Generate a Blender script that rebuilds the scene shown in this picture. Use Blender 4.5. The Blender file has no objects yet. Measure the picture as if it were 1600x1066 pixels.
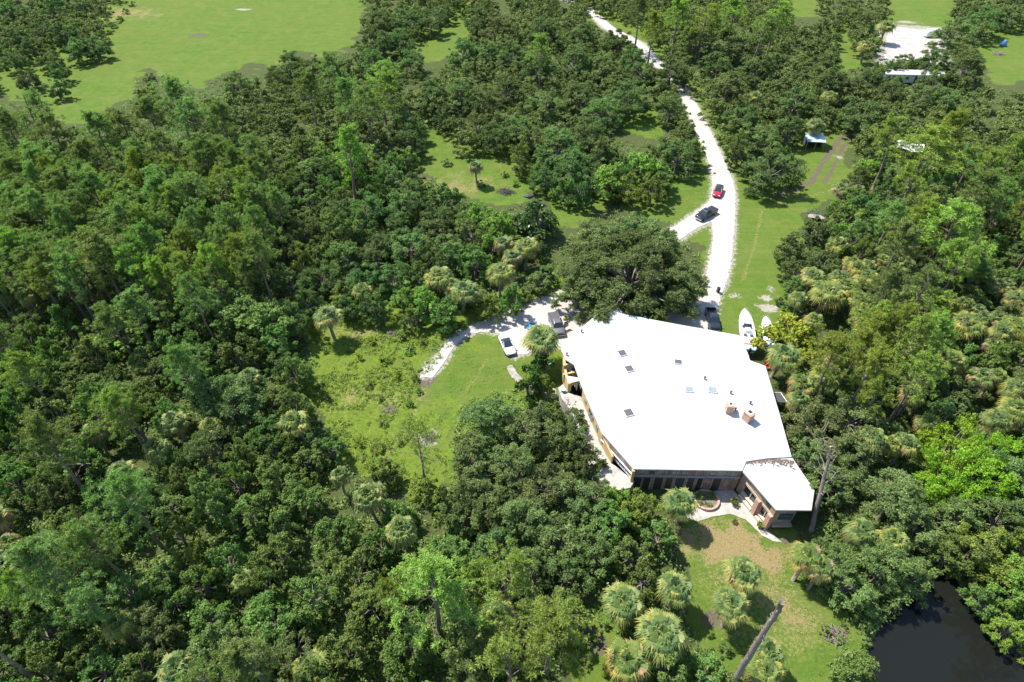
import bpy, math, random
import numpy as np
from mathutils import Vector
rng = np.random.default_rng(7)
random.seed(7)
D = bpy.data
scene = bpy.context.scene
C = scene.collection
# ------------------------------------------------------------------ camera, sky, sun, exposure
F, TH, CH = 990.0, math.radians(43.0), 74.0          # focal length in px of a 1600 px frame, pitch, height
cam_d = D.cameras.new('camera'); cam = D.objects.new('camera', cam_d); C.objects.link(cam)
cam.location = (0, 0, CH); cam.rotation_euler = (math.pi/2 - TH, 0, 0)
cam_d.sensor_width = 36; cam_d.lens = 36*F/1600; cam_d.clip_start = .5; cam_d.clip_end = 6000
scene.camera = cam
SUN_EL = math.radians(57)
SHX, SHY = math.cos(math.radians(-36)), math.sin(math.radians(-36))     # direction shadows fall on the ground
w = D.worlds.new('World'); scene.world = w; w.use_nodes = True
nt = w.node_tree
sky = nt.nodes.new('ShaderNodeTexSky'); sky.sky_type = 'NISHITA'; sky.sun_disc = False
sky.sun_elevation = SUN_EL; sky.sun_rotation = math.atan2(-SHX, -SHY); sky.air_density = 1.0; sky.dust_density = .6; sky.altitude = 50
nt.links.new(sky.outputs[0], nt.nodes['Background'].inputs[0]); nt.nodes['Background'].inputs[1].default_value = .14
sun_d = D.lights.new('sun', 'SUN'); sun_d.energy = 4.6; sun_d.angle = math.radians(.5); sun_d.color = (1, .955, .88)
sun = D.objects.new('sun', sun_d); C.objects.link(sun); sun.location = (-60, 60, 160)
to_sun = Vector((-SHX*math.cos(SUN_EL), -SHY*math.cos(SUN_EL), math.sin(SUN_EL)))
sun.rotation_euler = to_sun.to_track_quat('Z', 'Y').to_euler()
vs = scene.view_settings
vs.view_transform = 'Standard'; vs.look = 'None'; vs.gamma = 1; vs.use_curve_mapping = False; vs.exposure = .98
scene.cycles.max_bounces = 7; scene.cycles.diffuse_bounces = 3; scene.cycles.transmission_bounces = 3; scene.cycles.glossy_bounces = 3
scene.cycles.use_denoising = True
# ------------------------------------------------------------------ pixel <-> world helpers (survey of the photograph)
_s, _c = math.sin(TH), math.cos(TH)
def P(x, y, z=0.):
    u = (x-800)/F; t = (y-533)/F; k = (CH-z)/(_s+t*_c)
    return np.array((u*k, (_c-t*_s)*k, z))
def proj(X, Y, Z):
    Z = Z-CH; zc = Y*_c - Z*_s
    return 800+F*X/zc, 533+F*(-Y*_s-Z*_c)/zc
def ppm(X, Y, Z):
    return F/(Y*_c-(Z-CH)*_s)
# ------------------------------------------------------------------ objects
def tag(o, label=None, cat=None, group=None, kind=None):
    if label: o['label'] = label
    if cat: o['category'] = cat
    if group: o['group'] = group
    if kind: o['kind'] = kind
    return o
def empty(name, loc=(0, 0, 0), rz=0.):
    o = D.objects.new(name, None); C.objects.link(o); o.location = tuple(float(v) for v in loc[:3]); o.rotation_euler = (0, 0, rz)
    o.empty_display_size = .3
    return o
def link(name, me, mat=None, parent=None):
    o = D.objects.new(name, me); C.objects.link(o)
    if mat is not None and not me.materials: me.materials.append(mat)
    if parent is not None: o.parent = parent
    return o
def copy_tree(o, parent=None):
    c = o.copy(); C.objects.link(c)
    if parent is not None: c.parent = parent
    for ch in list(o.children): copy_tree(ch, c)
    return c
def np_mesh(name, V, k, attrs=None, smooth=False):
    """V (n,k,3): n separate faces of k corners each"""
    V = np.ascontiguousarray(V, np.float32); n = len(V)
    me = D.meshes.new(name); me.vertices.add(n*k); me.loops.add(n*k); me.polygons.add(n)
    me.vertices.foreach_set('co', V.reshape(-1))
    me.loops.foreach_set('vertex_index', np.arange(n*k, dtype=np.int32))
    me.polygons.foreach_set('loop_start', np.arange(0, n*k, k, dtype=np.int32))
    for a, v in (attrs or {}).items():
        at = me.attributes.new(a, 'FLOAT', 'FACE'); at.data.foreach_set('value', np.asarray(v, np.float32))
    me.update(calc_edges=True)
    return me
class MB:
    def __init__(s): s.v = []; s.f = []
    def add(s, vs_, fs):
        b = len(s.v); s.v += [tuple(map(float, v)) for v in vs_]; s.f += [tuple(b+i for i in f) for f in fs]
    def hexa(s, p):   # 8 points: 4 bottom ccw, 4 top ccw
        s.add(p, [(3, 2, 1, 0), (4, 5, 6, 7), (0, 1, 5, 4), (1, 2, 6, 5), (2, 3, 7, 6), (3, 0, 4, 7)])
    def box(s, x0, x1, y0, y1, z0, z1):
        s.hexa([(x0, y0, z0), (x1, y0, z0), (x1, y1, z0), (x0, y1, z0), (x0, y0, z1), (x1, y0, z1), (x1, y1, z1), (x0, y1, z1)])
    def prism(s, pts, z0, z1):
        n = len(pts)
        g = lambda z, i: z[i] if hasattr(z, '__len__') else z
        lo = [(p[0], p[1], g(z0, i)) for i, p in enumerate(pts)]; hi = [(p[0], p[1], g(z1, i)) for i, p in enumerate(pts)]
        s.add(lo+hi, [tuple(range(n-1, -1, -1)), tuple(range(n, 2*n))]+[(i, (i+1) % n, n+(i+1) % n, n+i) for i in range(n)])
    def panel(s, A, B, s0, s1, z0, z1, o0, o1):
        """box on the wall A->B: s along it in metres, z up, o outwards (right of A->B)"""
        A = np.array(A[:2]); B = np.array(B[:2]); L = np.linalg.norm(B-A); u = (B-A)/L; n = np.array((u[1], -u[0]))
        q = [A+u*s0+n*o0, A+u*s0+n*o1, A+u*s1+n*o1, A+u*s1+n*o0]
        s.prism([tuple(v) for v in q], z0, z1)
    def tube(s, pts, rad, n=6):
        pts = [Vector(p) for p in pts]
        if not hasattr(rad, '__len__'): rad = [rad]*len(pts)
        b = len(s.v); up = Vector((0, 0, 1))
        for i, p in enumerate(pts):
            d = (pts[min(i+1, len(pts)-1)]-pts[max(i-1, 0)]).normalized()
            a = d.cross(up if abs(d.z) < .9 else Vector((1, 0, 0))).normalized(); c = d.cross(a)
            for k in range(n):
                t = 2*math.pi*k/n; s.v.append(tuple(p+(a*math.cos(t)+c*math.sin(t))*rad[i]))
        for i in range(len(pts)-1):
            for k in range(n):
                s.f.append((b+i*n+k, b+i*n+(k+1) % n, b+(i+1)*n+(k+1) % n, b+(i+1)*n+k))
        s.f.append(tuple(b+k for k in range(n))); e = b+(len(pts)-1)*n; s.f.append(tuple(e+k for k in range(n-1, -1, -1)))
    def disc_y(s, cx, cy, cz, r, t, n=18):   # cylinder with its axis along y
        s.tube([(cx, cy-t/2, cz), (cx, cy+t/2, cz)], r, n)
    def loft(s, rings, cap=True):
        b = len(s.v); n = len(rings[0])
        for r in rings: s.v += [tuple(map(float, p)) for p in r]
        for i in range(len(rings)-1):
            for k in range(n):
                s.f.append((b+i*n+k, b+i*n+(k+1) % n, b+(i+1)*n+(k+1) % n, b+(i+1)*n+k))
        if cap:
            s.f.append(tuple(b+k for k in range(n))); e = b+(len(rings)-1)*n; s.f.append(tuple(e+k for k in range(n-1, -1, -1)))
    def build(s, name, mat, parent=None, origin=(0, 0, 0), bevel=0., smooth=False):
        me = D.meshes.new(name); o_ = np.array(origin, float)
        me.from_pydata([tuple(np.array(v)-o_) for v in s.v], [], s.f); me.update()
        import bmesh
        bm = bmesh.new(); bm.from_mesh(me); bmesh.ops.recalc_face_normals(bm, faces=bm.faces); bm.to_mesh(me); bm.free()
        if smooth: me.polygons.foreach_set('use_smooth', [True]*len(me.polygons))
        o = link(name, me, mat, parent)
        if bevel: m = o.modifiers.new('bevel', 'BEVEL'); m.width = bevel; m.segments = 2; m.limit_method = 'ANGLE'
        return o
# ------------------------------------------------------------------ materials
def newmat(name):
    m = D.materials.new(name); m.use_nodes = True; t = m.node_tree; b = t.nodes['Principled BSDF']; return m, t, b
def nd(t, ty, **kw):
    n = t.nodes.new(ty)
    for k, v in kw.items(): setattr(n, k, v)
    return n
def noise(t, scale, detail=4., rough=.6, vec=None, dist=0.):
    n = nd(t, 'ShaderNodeTexNoise'); n.inputs['Scale'].default_value = scale; n.inputs['Detail'].default_value = detail
    n.inputs['Roughness'].default_value = rough; n.inputs['Distortion'].default_value = dist
    if vec is not None: t.links.new(vec, n.inputs['Vector'])
    return n.outputs['Fac']
def ramp(t, fac, stops):
    r = nd(t, 'ShaderNodeValToRGB'); e = r.color_ramp.elements
    while len(e) < len(stops): e.new(.5)
    for el, (p, c) in zip(e, stops): el.position = p; el.color = (*c, 1) if len(c) == 3 else c
    t.links.new(fac, r.inputs[0]); return r.outputs[0]
def mix(t, fac, a, b, typ='MIX'):
    m = nd(t, 'ShaderNodeMix', data_type='RGBA', blend_type=typ)
    for i, v in ((0, fac), (6, a), (7, b)):
        if isinstance(v, (int, float)): m.inputs[i].default_value = v
        elif isinstance(v, tuple): m.inputs[i].default_value = (*v, 1)
        else: t.links.new(v, m.inputs[i])
    return m.outputs[2]
def mth(t, op, a, b=None, clamp=False):
    m = nd(t, 'ShaderNodeMath', operation=op, use_clamp=clamp)
    for i, v in ((0, a), (1, b)):
        if v is None: continue
        if isinstance(v, (int, float)): m.inputs[i].default_value = v
        else: t.links.new(v, m.inputs[i])
    return m.outputs[0]
def objvec(t):
    return nd(t, 'ShaderNodeTexCoord').outputs['Object']
def bump(t, b, h, strength=.4, dist=.05):
    n = nd(t, 'ShaderNodeBump'); n.inputs['Strength'].default_value = strength; n.inputs['Distance'].default_value = dist
    t.links.new(h, n.inputs['Height']); t.links.new(n.outputs[0], b.inputs['Normal'])
def simple(name, col, rough=.6, metal=0., var=.15, scale=3., spec=.5, bmp=0.):
    m, t, b = newmat(name); v = objvec(t); f = noise(t, scale, 5, .65, v)
    lo = tuple(c*(1-var) for c in col); hi = tuple(min(1, c*(1+var)) for c in col)
    t.links.new(ramp(t, f, [(.3, lo), (.7, hi)]), b.inputs['Base Color'])
    b.inputs['Roughness'].default_value = rough; b.inputs['Metallic'].default_value = metal; b.inputs['Specular IOR Level'].default_value = spec
    if bmp: bump(t, b, f, bmp)
    return m
M = {}
M['roof'] = simple('white_roof_coating', (.42, .42, .405), .55, var=.16, scale=.5)
M['stucco'] = simple('yellow_stucco', (.47, .345, .155), .85, var=.12, scale=2., bmp=.2)
M['stucco_cap'] = simple('pale_cap', (.5, .43, .34), .8, var=.1)
M['concrete'] = simple('pale_concrete', (.36, .335, .295), .85, var=.28, scale=1.1, bmp=.1)
M['old_concrete'] = simple('stained_concrete', (.28, .26, .22), .9, var=.35, scale=1.4)
M['dark'] = simple('dark_void', (.02, .022, .025), .6)
M['glass'] = simple('dark_glass', (.02, .03, .035), .06, var=.3, spec=.8)
M['skyglass'] = simple('skylight_pane', (.10, .09, .095), .25, var=.2, spec=.6)
M['skyframe'] = simple('skylight_frame', (.7, .7, .69), .4)
M['trim'] = simple('weathered_trim', (.30, .24, .2), .8, var=.3, scale=4)
M['bluetrim'] = simple('grey_blue_beam', (.20, .24, .27), .7, var=.3, scale=4)
M['whitepaint'] = simple('white_paint', (.78, .79, .78), .45, var=.04)
M['debris'] = simple('leaf_debris', (.13, .09, .07), .95, var=.5, scale=9)
M['tyre'] = simple('tyre_rubber', (.02, .02, .02), .85); M['rim'] = simple('alloy_rim', (.4, .4, .42), .35, .7)
M['lamp'] = simple('lamp_lens', (.7, .72, .74), .15, var=.05); M['red_lens'] = simple('red_lens', (.35, .02, .02), .2)
M['blackplastic'] = simple('black_plastic', (.02, .02, .022), .45)
M['bark'] = simple('oak_bark', (.16, .135, .11), .95, var=.4, scale=5, bmp=.5)
M['pinebark'] = simple('pine_bark', (.19, .145, .115), .95, var=.4, scale=5, bmp=.5)
M['deadwood'] = simple('dead_wood', (.20, .16, .135), .95, var=.4, scale=4, bmp=.5)
M['palmtrunk'] = simple('palm_trunk', (.20, .165, .13), .95, var=.35, scale=6, bmp=.4)
M['metalroof'] = simple('pale_metal_roof', (.50, .60, .68), .35, .3, var=.12, scale=2)
M['tarp'] = simple('white_tarp', (.75, .77, .8), .6, var=.12, scale=1.5)
M['bluetarp'] = simple('blue_tarp', (.05, .16, .38), .5, var=.3)
M['turq'] = simple('turquoise_plastic', (.05, .33, .38), .4)
M['redplastic'] = simple('red_plastic', (.5, .03, .025), .4)
M['darkgrey'] = simple('dark_grey', (.07, .07, .075), .8, var=.4, scale=3)
M['sandpile'] = simple('sand_gravel', (.37, .33, .30), .95, var=.25, scale=.5)
M['brush'] = simple('dry_brush', (.24, .21, .175), .95, var=.4, scale=6)
def paint(name, col, metal=.3, rough=.28):
    m, t, b = newmat(name); f = noise(t, 6, 4, .6, objvec(t))
    t.links.new(ramp(t, f, [(.3, tuple(c*.9 for c in col)), (.75, tuple(min(1, c*1.06) for c in col))]), b.inputs['Base Color'])
    b.inputs['Metallic'].default_value = metal; b.inputs['Roughness'].default_value = rough; b.inputs['Coat Weight'].default_value = .6; b.inputs['Coat Roughness'].default_value = .08
    return m
M['p_white'] = paint('white_car_paint', (.78, .78, .78), 0); M['p_red'] = paint('red_car_paint', (.42, .012, .03), .1)
M['p_black'] = paint('black_car_paint', (.012, .014, .018), .2); M['p_grey'] = paint('grey_car_paint', (.17, .165, .165), .5, .38)
M['p_navy'] = paint('navy_car_paint', (.02, .03, .045), .3); M['gel'] = paint('white_gelcoat', (.8, .81, .8), 0, .3)
# brick
def brickmat():
    m, t, b = newmat('red_brick'); v = objvec(t)
    br = nd(t, 'ShaderNodeTexBrick'); br.inputs['Scale'].default_value = 3.0; br.inputs['Color1'].default_value = (.40, .16, .10, 1); br.inputs['Color2'].default_value = (.50, .25, .16, 1)
    br.inputs['Mortar'].default_value = (.5, .46, .4, 1); br.inputs['Mortar Size'].default_value = .03
    mp = nd(t, 'ShaderNodeMapping'); mp.inputs['Rotation'].default_value = (math.pi/2, 0, .6); t.links.new(v, mp.inputs[0]); t.links.new(mp.outputs[0], br.inputs[0])
    t.links.new(mix(t, .35, br.outputs[0], ramp(t, noise(t, 2.5, 5, .6, v), [(.3, (.3, .17, .11)), (.7, (.6, .36, .24))])), b.inputs['Base Color']); b.inputs['Roughness'].default_value = .9
    return m
M['brick'] = brickmat()
def plankmat(name, c0, c1, c2, ang=0.):
    m, t, b = newmat(name); v = objvec(t)
    mp = nd(t, 'ShaderNodeMapping'); mp.inputs['Scale'].default_value = (4., 4., .35); t.links.new(v, mp.inputs[0])
    f = noise(t, 1.3, 6, .7, mp.outputs[0]); f2 = noise(t, .9, 3, .5, v)
    col = ramp(t, f, [(.25, c0), (.5, c1), (.72, c2)])
    t.links.new(mix(t, ramp(t, f2, [(.45, (0, 0, 0)), (.7, (.6, .6, .6))]), col, (.42, .38, .33)), b.inputs['Base Color']); b.inputs['Roughness'].default_value = .9
    return m
M['wood'] = plankmat('weathered_wood', (.10, .065, .05), (.19, .13, .095), (.29, .22, .17))
M['woodwing'] = plankmat('tan_brick_wood', (.20, .12, .08), (.33, .21, .14), (.42, .30, .21))
# foliage
def leafmat(name, dark, mid, light, trans=.36, rough=.6, spread=.42):
    m, t, b = newmat(name)
    a = nd(t, 'ShaderNodeAttribute', attribute_name='tone'); oi = nd(t, 'ShaderNodeObjectInfo')
    col = ramp(t, a.outputs['Fac'], [(0., dark), (.5, mid), (1., light)])
    col = mix(t, 1., col, oi.outputs['Color'], 'MULTIPLY')
    hsv = nd(t, 'ShaderNodeHueSaturation'); t.links.new(col, hsv.inputs['Color'])
    hv = mth(t, 'MULTIPLY_ADD', oi.outputs['Random'], .05); t.nodes[-1].inputs[2].default_value = .472
    t.links.new(hv, hsv.inputs['Hue'])
    vv = mth(t, 'MULTIPLY_ADD', oi.outputs['Random'], spread); t.nodes[-1].inputs[2].default_value = 1-spread/2
    t.links.new(vv, hsv.inputs['Value'])
    t.links.new(hsv.outputs[0], b.inputs['Base Color']); b.inputs['Roughness'].default_value = rough; b.inputs['Specular IOR Level'].default_value = .35
    tr = nd(t, 'ShaderNodeBsdfTranslucent'); t.links.new(mix(t, 1., hsv.outputs[0], (1.0, 1.3, .5), 'MULTIPLY'), tr.inputs[0])
    mx = nd(t, 'ShaderNodeMixShader'); mx.inputs[0].default_value = trans
    t.links.new(b.outputs[0], mx.inputs[1]); t.links.new(tr.outputs[0], mx.inputs[2]); t.links.new(mx.outputs[0], t.nodes['Material Output'].inputs[0])
    return m
M['oakleaf'] = leafmat('oak_leaves', (.078, .122, .036), (.170, .242, .066), (.305, .380, .125))
M['broadleaf'] = leafmat('broad_leaves', (.078, .130, .030), (.166, .258, .056), (.300, .400, .108))
M['bigleaf'] = leafmat('big_glossy_leaves', (.025, .060, .015), (.055, .125, .028), (.16, .24, .09), rough=.35)
M['needle'] = leafmat('pine_needles', (.095, .145, .040), (.185, .270, .066), (.30, .40, .11), trans=.35)
M['bambooleaf'] = leafmat('bamboo_leaves', (.09, .19, .016), (.22, .38, .026), (.33, .50, .05), trans=.3)
M['croton'] = leafmat('yellow_orange_leaves', (.07, .13, .02), (.20, .30, .03), (.36, .33, .06), trans=.25)
M['weedleaf'] = leafmat('weed_leaves', (.075, .12, .02), (.17, .26, .035), (.31, .40, .06), trans=.3)
def palmmat():
    m, t, b = newmat('palm_fronds'); a = nd(t, 'ShaderNodeAttribute', attribute_name='tone'); oi = nd(t, 'ShaderNodeObjectInfo')
    col = ramp(t, a.outputs['Fac'], [(0., (.035, .07, .022)), (.35, (.08, .135, .036)), (.6, (.165, .215, .055)), (.76, (.33, .31, .08)), (.9, (.33, .235, .11)), (1., (.19, .14, .09))])
    col = mix(t, 1., col, oi.outputs['Color'], 'MULTIPLY')
    t.links.new(col, b.inputs['Base Color']); b.inputs['Roughness'].default_value = .55; b.inputs['Specular IOR Level'].default_value = .3
    tr = nd(t, 'ShaderNodeBsdfTranslucent'); t.links.new(col, tr.inputs[0]); mx = nd(t, 'ShaderNodeMixShader'); mx.inputs[0].default_value = .2
    t.links.new(b.outputs[0], mx.inputs[1]); t.links.new(tr.outputs[0], mx.inputs[2]); t.links.new(mx.outputs[0], t.nodes['Material Output'].inputs[0])
    return m
M['frond'] = palmmat()
# ------------------------------------------------------------------ regions surveyed from the photograph (pixels of a 1600 frame)
def inpoly(px, py, poly):
    px = np.asarray(px, float); py = np.asarray(py, float); r = np.zeros(px.shape, bool); n = len(poly)
    for i in range(n):
        x0, y0 = poly[i]; x1, y1 = poly[(i+1) % n]
        if y0 == y1: continue
        c = ((y0 > py) != (y1 > py)) & (px < (x1-x0)*(py-y0)/(y1-y0)+x0); r ^= c
    return r
FIELD = [(0, 118), (40, 70), (120, 98), (172, 75), (168, 45), (208, -60), (562, -60), (560, 30), (545, 68), (505, 85), (440, 83), (418, 103), (350, 102), (325, 122), (300, 138), (258, 122), (232, 108), (200, 120), (196, 150), (168, 168), (130, 190), (92, 183), (82, 158), (0, 150)]
GLADE_N = [(655, 95), (655, 58), (690, 45), (700, 20), (724, 22), (728, 50), (706, 92)]
GLADE_M = [(655, 200), (690, 205), (712, 238), (760, 240), (806, 262), (846, 285), (838, 300), (884, 318), (880, 350), (850, 300), (780, 318), (715, 300), (672, 268), (655, 245)]
LAWN_N = [(880, 360), (884, 312), (945, 303), (1012, 308), (1080, 285), (1112, 250), (1122, 300), (1058, 345), (1040, 352), (1000, 330), (955, 318), (925, 330)]
SPOT = [(970, 175), (1030, 182), (1028, 214), (975, 208)]
ROADC = [(922, 18), (960, 22), (1000, 48), (1036, 95), (1022, 112), (985, 62), (935, 40)]
ROADLAWN = [(1068, 135), (1085, 140), (1110, 190), (1140, 232), (1168, 265), (1205, 300), (1255, 300), (1285, 250), (1318, 205), (1345, 190), (1338, 215), (1318, 245), (1312, 300), (1245, 332), (1240, 372), (1222, 405), (1212, 440), (1235, 470), (1222, 500), (1195, 540), (1120, 530), (1100, 470), (1112, 380), (1060, 372), (1062, 350), (1115, 320), (1118, 250), (1085, 180)]
WEST = [(458, 505), (482, 515), (525, 488), (560, 500), (600, 490), (632, 478), (645, 512), (690, 520), (760, 495), (850, 455), (892, 462), (905, 500), (880, 540), (872, 600), (812, 592), (790, 598), (748, 605), (716, 622), (694, 660), (696, 740), (655, 790), (612, 745), (560, 735), (530, 690), (500, 640), (462, 598), (520, 580), (500, 540)]
SE = [(1068, 838), (1100, 812), (1160, 808), (1202, 832), (1240, 850), (1236, 905), (1285, 945), (1335, 990), (1352, 1020), (1312, 1035), (1262, 1130), (1130, 1130), (1100, 1000), (1082, 975), (1082, 895)]
SB = [(898, 985), (940, 968), (962, 1000), (950, 1090), (900, 1130), (890, 1040)]
POND = [(1352, 1024), (1392, 965), (1440, 912), (1472, 896), (1500, 905), (1530, 950), (1580, 1000), (1680, 1060), (1760, 1150), (1700, 1350), (1250, 1350), (1330, 1120), (1372, 1066)]
PADC = [(1300, 72), (1325, 60), (1340, 100), (1305, 115)]
NE1 = [(1388, -60), (1490, -60), (1482, 45), (1475, 100), (1385, 100), (1385, 48), (1398, 40)]
NE2 = [(1548, 60), (1566, 38), (1600, 40), (1700, 60), (1700, 120), (1560, 130), (1538, 105)]
NE3 = [(1240, -60), (1280, -60), (1272, 30), (1240, 15)]
HOUSE = [(960, 470), (975, 490), (1155, 524), (1198, 572), (1219, 650), (1238, 715), (1274, 765), (1268, 830), (1200, 832), (1110, 812), (985, 765), (910, 650), (870, 600), (875, 535), (942, 480)]
SHED = [(1248, 206), (1292, 206), (1296, 250), (1262, 262)]; TARPS = [(1397, 222), (1434, 216), (1436, 246), (1402, 254)]; HOME = [(1376, 98), (1398, 96), (1392, 122), (1374, 124)]; HOME2 = [(1425, 112), (1452, 112), (1450, 132), (1428, 132)]
TRACK = [(1335, 190), (1352, 192), (1322, 232), (1300, 275), (1270, 290), (1278, 258), (1302, 222)]
OPEN = [SHED, TARPS, TRACK, FIELD, GLADE_N, GLADE_M, LAWN_N, SPOT, ROADC, ROADLAWN, WEST, SE, SB, NE1, NE2, NE3, PADC]
def is_open(px, py):
    r = np.zeros(np.shape(px), bool)
    for p in OPEN+[HOUSE, POND]: r |= inpoly(px, py, p)
    return r
def vnoise(x, y, s, seed=0):
    """smooth value noise"""
    x = np.asarray(x)/s+seed*17.3; y = np.asarray(y)/s+seed*9.1
    xi = np.floor(x).astype(int); yi = np.floor(y).astype(int); fx = x-xi; fy = y-yi; fx = fx*fx*(3-2*fx); fy = fy*fy*(3-2*fy)
    def h(a, b):
        v = np.sin(a*127.1+b*311.7+seed*74.7)*43758.5453; return v-np.floor(v)
    return (h(xi, yi)*(1-fx)+h(xi+1, yi)*fx)*(1-fy)+(h(xi, yi+1)*(1-fx)+h(xi+1, yi+1)*fx)*fy
# ------------------------------------------------------------------ ground
def axis(segs):
    out = []
    for a, b, st in segs: out.append(np.arange(a, b, st))
    return np.concatenate(out)
gx = axis([(-2200, -400, 150), (-400, -220, 6), (-220, -40, 1.1), (-40, 90, .55), (90, 220, 1.1), (220, 400, 6), (400, 2201, 150)])
gy = axis([(-900, -20, 60), (-20, 14, 2), (14, 105, .55), (105, 300, .9), (300, 330, 3), (330, 500, 10), (500, 2600, 200)])
GX, GY = np.meshgrid(gx, gy)
zc = GY*_c+CH*_s; ok = zc > 5
PX = np.where(ok, 800+F*GX/np.maximum(zc, 5), -9999); PY = np.where(ok, 533+F*(-GY*_s+CH*_c)/np.maximum(zc, 5), 9999)
def blob(cx, cy, r, rx=1., soft=.35, ang=0.):
    """soft ellipse on the ground, centre in px, radius in m"""
    p = P(cx, cy); dx = GX-p[0]; dy = GY-p[1]; ca, sa = math.cos(ang), math.sin(ang)
    u = (dx*ca+dy*sa)/rx; v = -dx*sa+dy*ca
    d = np.hypot(u, v)/r+(vnoise(GX, GY, 1.7, 3)-.5)*1.3+(vnoise(GX, GY, .7, 4)-.5)*.5
    return np.clip((1+soft-d)/(2*soft), 0, 1)
def strip(pts, w, soft=.5):
    d = np.full(GX.shape, 1e9); q = [P(*p)[:2] for p in pts]
    for a, b in zip(q, q[1:]):
        ab = b-a; t = np.clip(((GX-a[0])*ab[0]+(GY-a[1])*ab[1])/(ab@ab), 0, 1)
        d = np.minimum(d, np.hypot(GX-a[0]-t*ab[0], GY-a[1]-t*ab[1]))
    d += (vnoise(GX, GY, 1.3, 5)-.5)*w*.8
    return np.clip((w*(1+soft)-d)/(w*2*soft), 0, 1)
jx = (vnoise(GX, GY, 4., 1)-.5)*26+(vnoise(GX, GY, 1.4, 2)-.5)*12; jy = (vnoise(GX, GY, 4., 7)-.5)*18
def reg(poly): return inpoly(PX+jx, PY+jy, poly).astype(float)
def grow(poly, k):
    cx = sum(p[0] for p in poly)/len(poly); cy = sum(p[1] for p in poly)/len(poly)
    return [(cx+(x-cx)*k, cy+(y-cy)*k) for x, y in poly]
lawn = np.zeros(GX.shape)
def wide(poly, dys=(0, 10, 20), dx=9): return np.maximum.reduce([inpoly(PX+jx+ddx, PY+jy+dy, poly).astype(float)*(1-.12*i) for i, dy in enumerate(dys) for ddx in (-dx, 0, dx)])
for p_ in [FIELD, LAWN_N, ROADC, ROADLAWN, SE, SB, NE1, NE2, NE3, PADC, SHED]: lawn = np.maximum(lawn, wide(p_))
for p_ in [GLADE_N, GLADE_M, SPOT]: lawn = np.maximum(lawn, .85*wide(p_, (0, 9, 18, 27)))
lawn = np.maximum(lawn, reg([(690, 540), (800, 520), (880, 540), (880, 620), (820, 700), (700, 760), (640, 700), (668, 590)]))
west = wide(WEST, (0, 12, 24), 12); weed = west*(1-blob(760, 590, 11)*.85)
lawn = np.maximum(lawn, west)
sand = np.zeros(GX.shape)
for b_ in [(1202, 452, 1.3, 1, .6), (1195, 466, 1.2), (1200, 480, 1.2, 1.6), (672, 682, 1.3, 1.4, .7), (640, 500, 1.6, 1., .7), (1312, 246, 1., 1., .6), (1145, 462, .9, 1.4, .9), (380, 15, 1.0, 3, .9), (690, 190, 1.5, 2, .9), (755, 85, 2, 2, .9), (1480, 98, 2.5, 2, .8), (1420, 35, 2.2, 2, .9), (645, 70, 1.2, 1, .9)]:
    sand = np.maximum(sand, blob(*b_)*.75)
dirt = np.zeros(GX.shape)
for b_ in [(660, 595, 1.3, 1.3, .5), (718, 532, 1.0, 2.2, .4, .6), (1225, 845, .8), (610, 640, 1.1, 1.5, .8), (912, 990, 1.3, 1, .7), (1105, 965, 1.2, 1, .8), (930, 1005, 1.2), (310, 55, 2., 2., .9)]:
    dirt = np.maximum(dirt, blob(*b_)*.85)
dirt = np.maximum(dirt, strip([(1345, 190), (1310, 220), (1288, 252), (1268, 285), (1215, 305)], .7)*.9); dirt = np.maximum(dirt, strip([(1340, 205), (1316, 232), (1302, 262), (1288, 285)], .55)*.85)
straw = np.zeros(GX.shape)
for b_ in [(1150, 850, 2.6, 2.0, .6), (1112, 862, 1.5, 1.5, .7), (1205, 868, 1.8, 1.2, .7), (712, 290, 4, 2., .8), (20, 22, 7, 3, .7), (150, 22, 7, 3, .7), (610, 625, 1.5, 1.5, .9), (1240, 970, 2.6, 1.2, 1.2), (1080, 150, 2, 1, 1), (985, 80, 3, 2, 1), (1150, 905, 2.2, 1.5, 1.3), (1215, 925, 2.6, 1.5, 1.3), (1190, 985, 2., 1.5, 1.3), (560, 520, 2, 2, 1.2), (550, 620, 2, 1., 1.4)]:
    straw = np.maximum(straw, blob(*b_)*(1. if b_[1] > 840 and b_[1] < 880 else .62))
track = np.maximum.reduce([strip([(1175, 300), (1230, 320), (1300, 295)], .3)*.5, strip([(1160, 440), (1180, 380), (1190, 330), (1250, 300)], .35)*.45, strip([(668, 600), (640, 660), (600, 720)], .7)*.4, strip([(760, 560), (745, 590), (720, 615)], .3)*.4])
straw = np.maximum(straw, track)
pond_d = inpoly(PX+jx*.3, PY+jy*.3, POND).astype(float)
Zg = np.zeros(GX.shape)+(vnoise(GX, GY, 9, 11)-.5)*.08
Zg = np.where(pond_d > .5, -1.4, Zg)
rough_ = (vnoise(GX, GY, 1.1, 21)-.5)*.35*(1-lawn)+weed*(vnoise(GX, GY, .9, 22)-.5)*.3
hm = inpoly(PX, PY, grow(HOUSE, 1.25)).astype(float)
Zg = np.where(pond_d > .5, Zg, Zg*(1-hm)+rough_*(1-hm)*(sand < .2))
RL1 = ([(850, -30), (876, 0), (915, 15), (938, 42), (985, 68), (1010, 95), (1045, 120), (1062, 145), (1078, 185), (1096, 225), (1110, 262), (1114, 290), (1108, 318), (1112, 345), (1116, 372), (1108, 410), (1098, 445), (1086, 500), (1080, 540)],
          [(868, -30), (888, 0), (930, 15), (955, 42), (1008, 68), (1030, 95), (1062, 120), (1080, 145), (1100, 185), (1120, 225), (1136, 260), (1148, 290), (1150, 318), (1148, 345), (1146, 372), (1143, 410), (1136, 440), (1122, 470), (1110, 540)])
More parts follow.
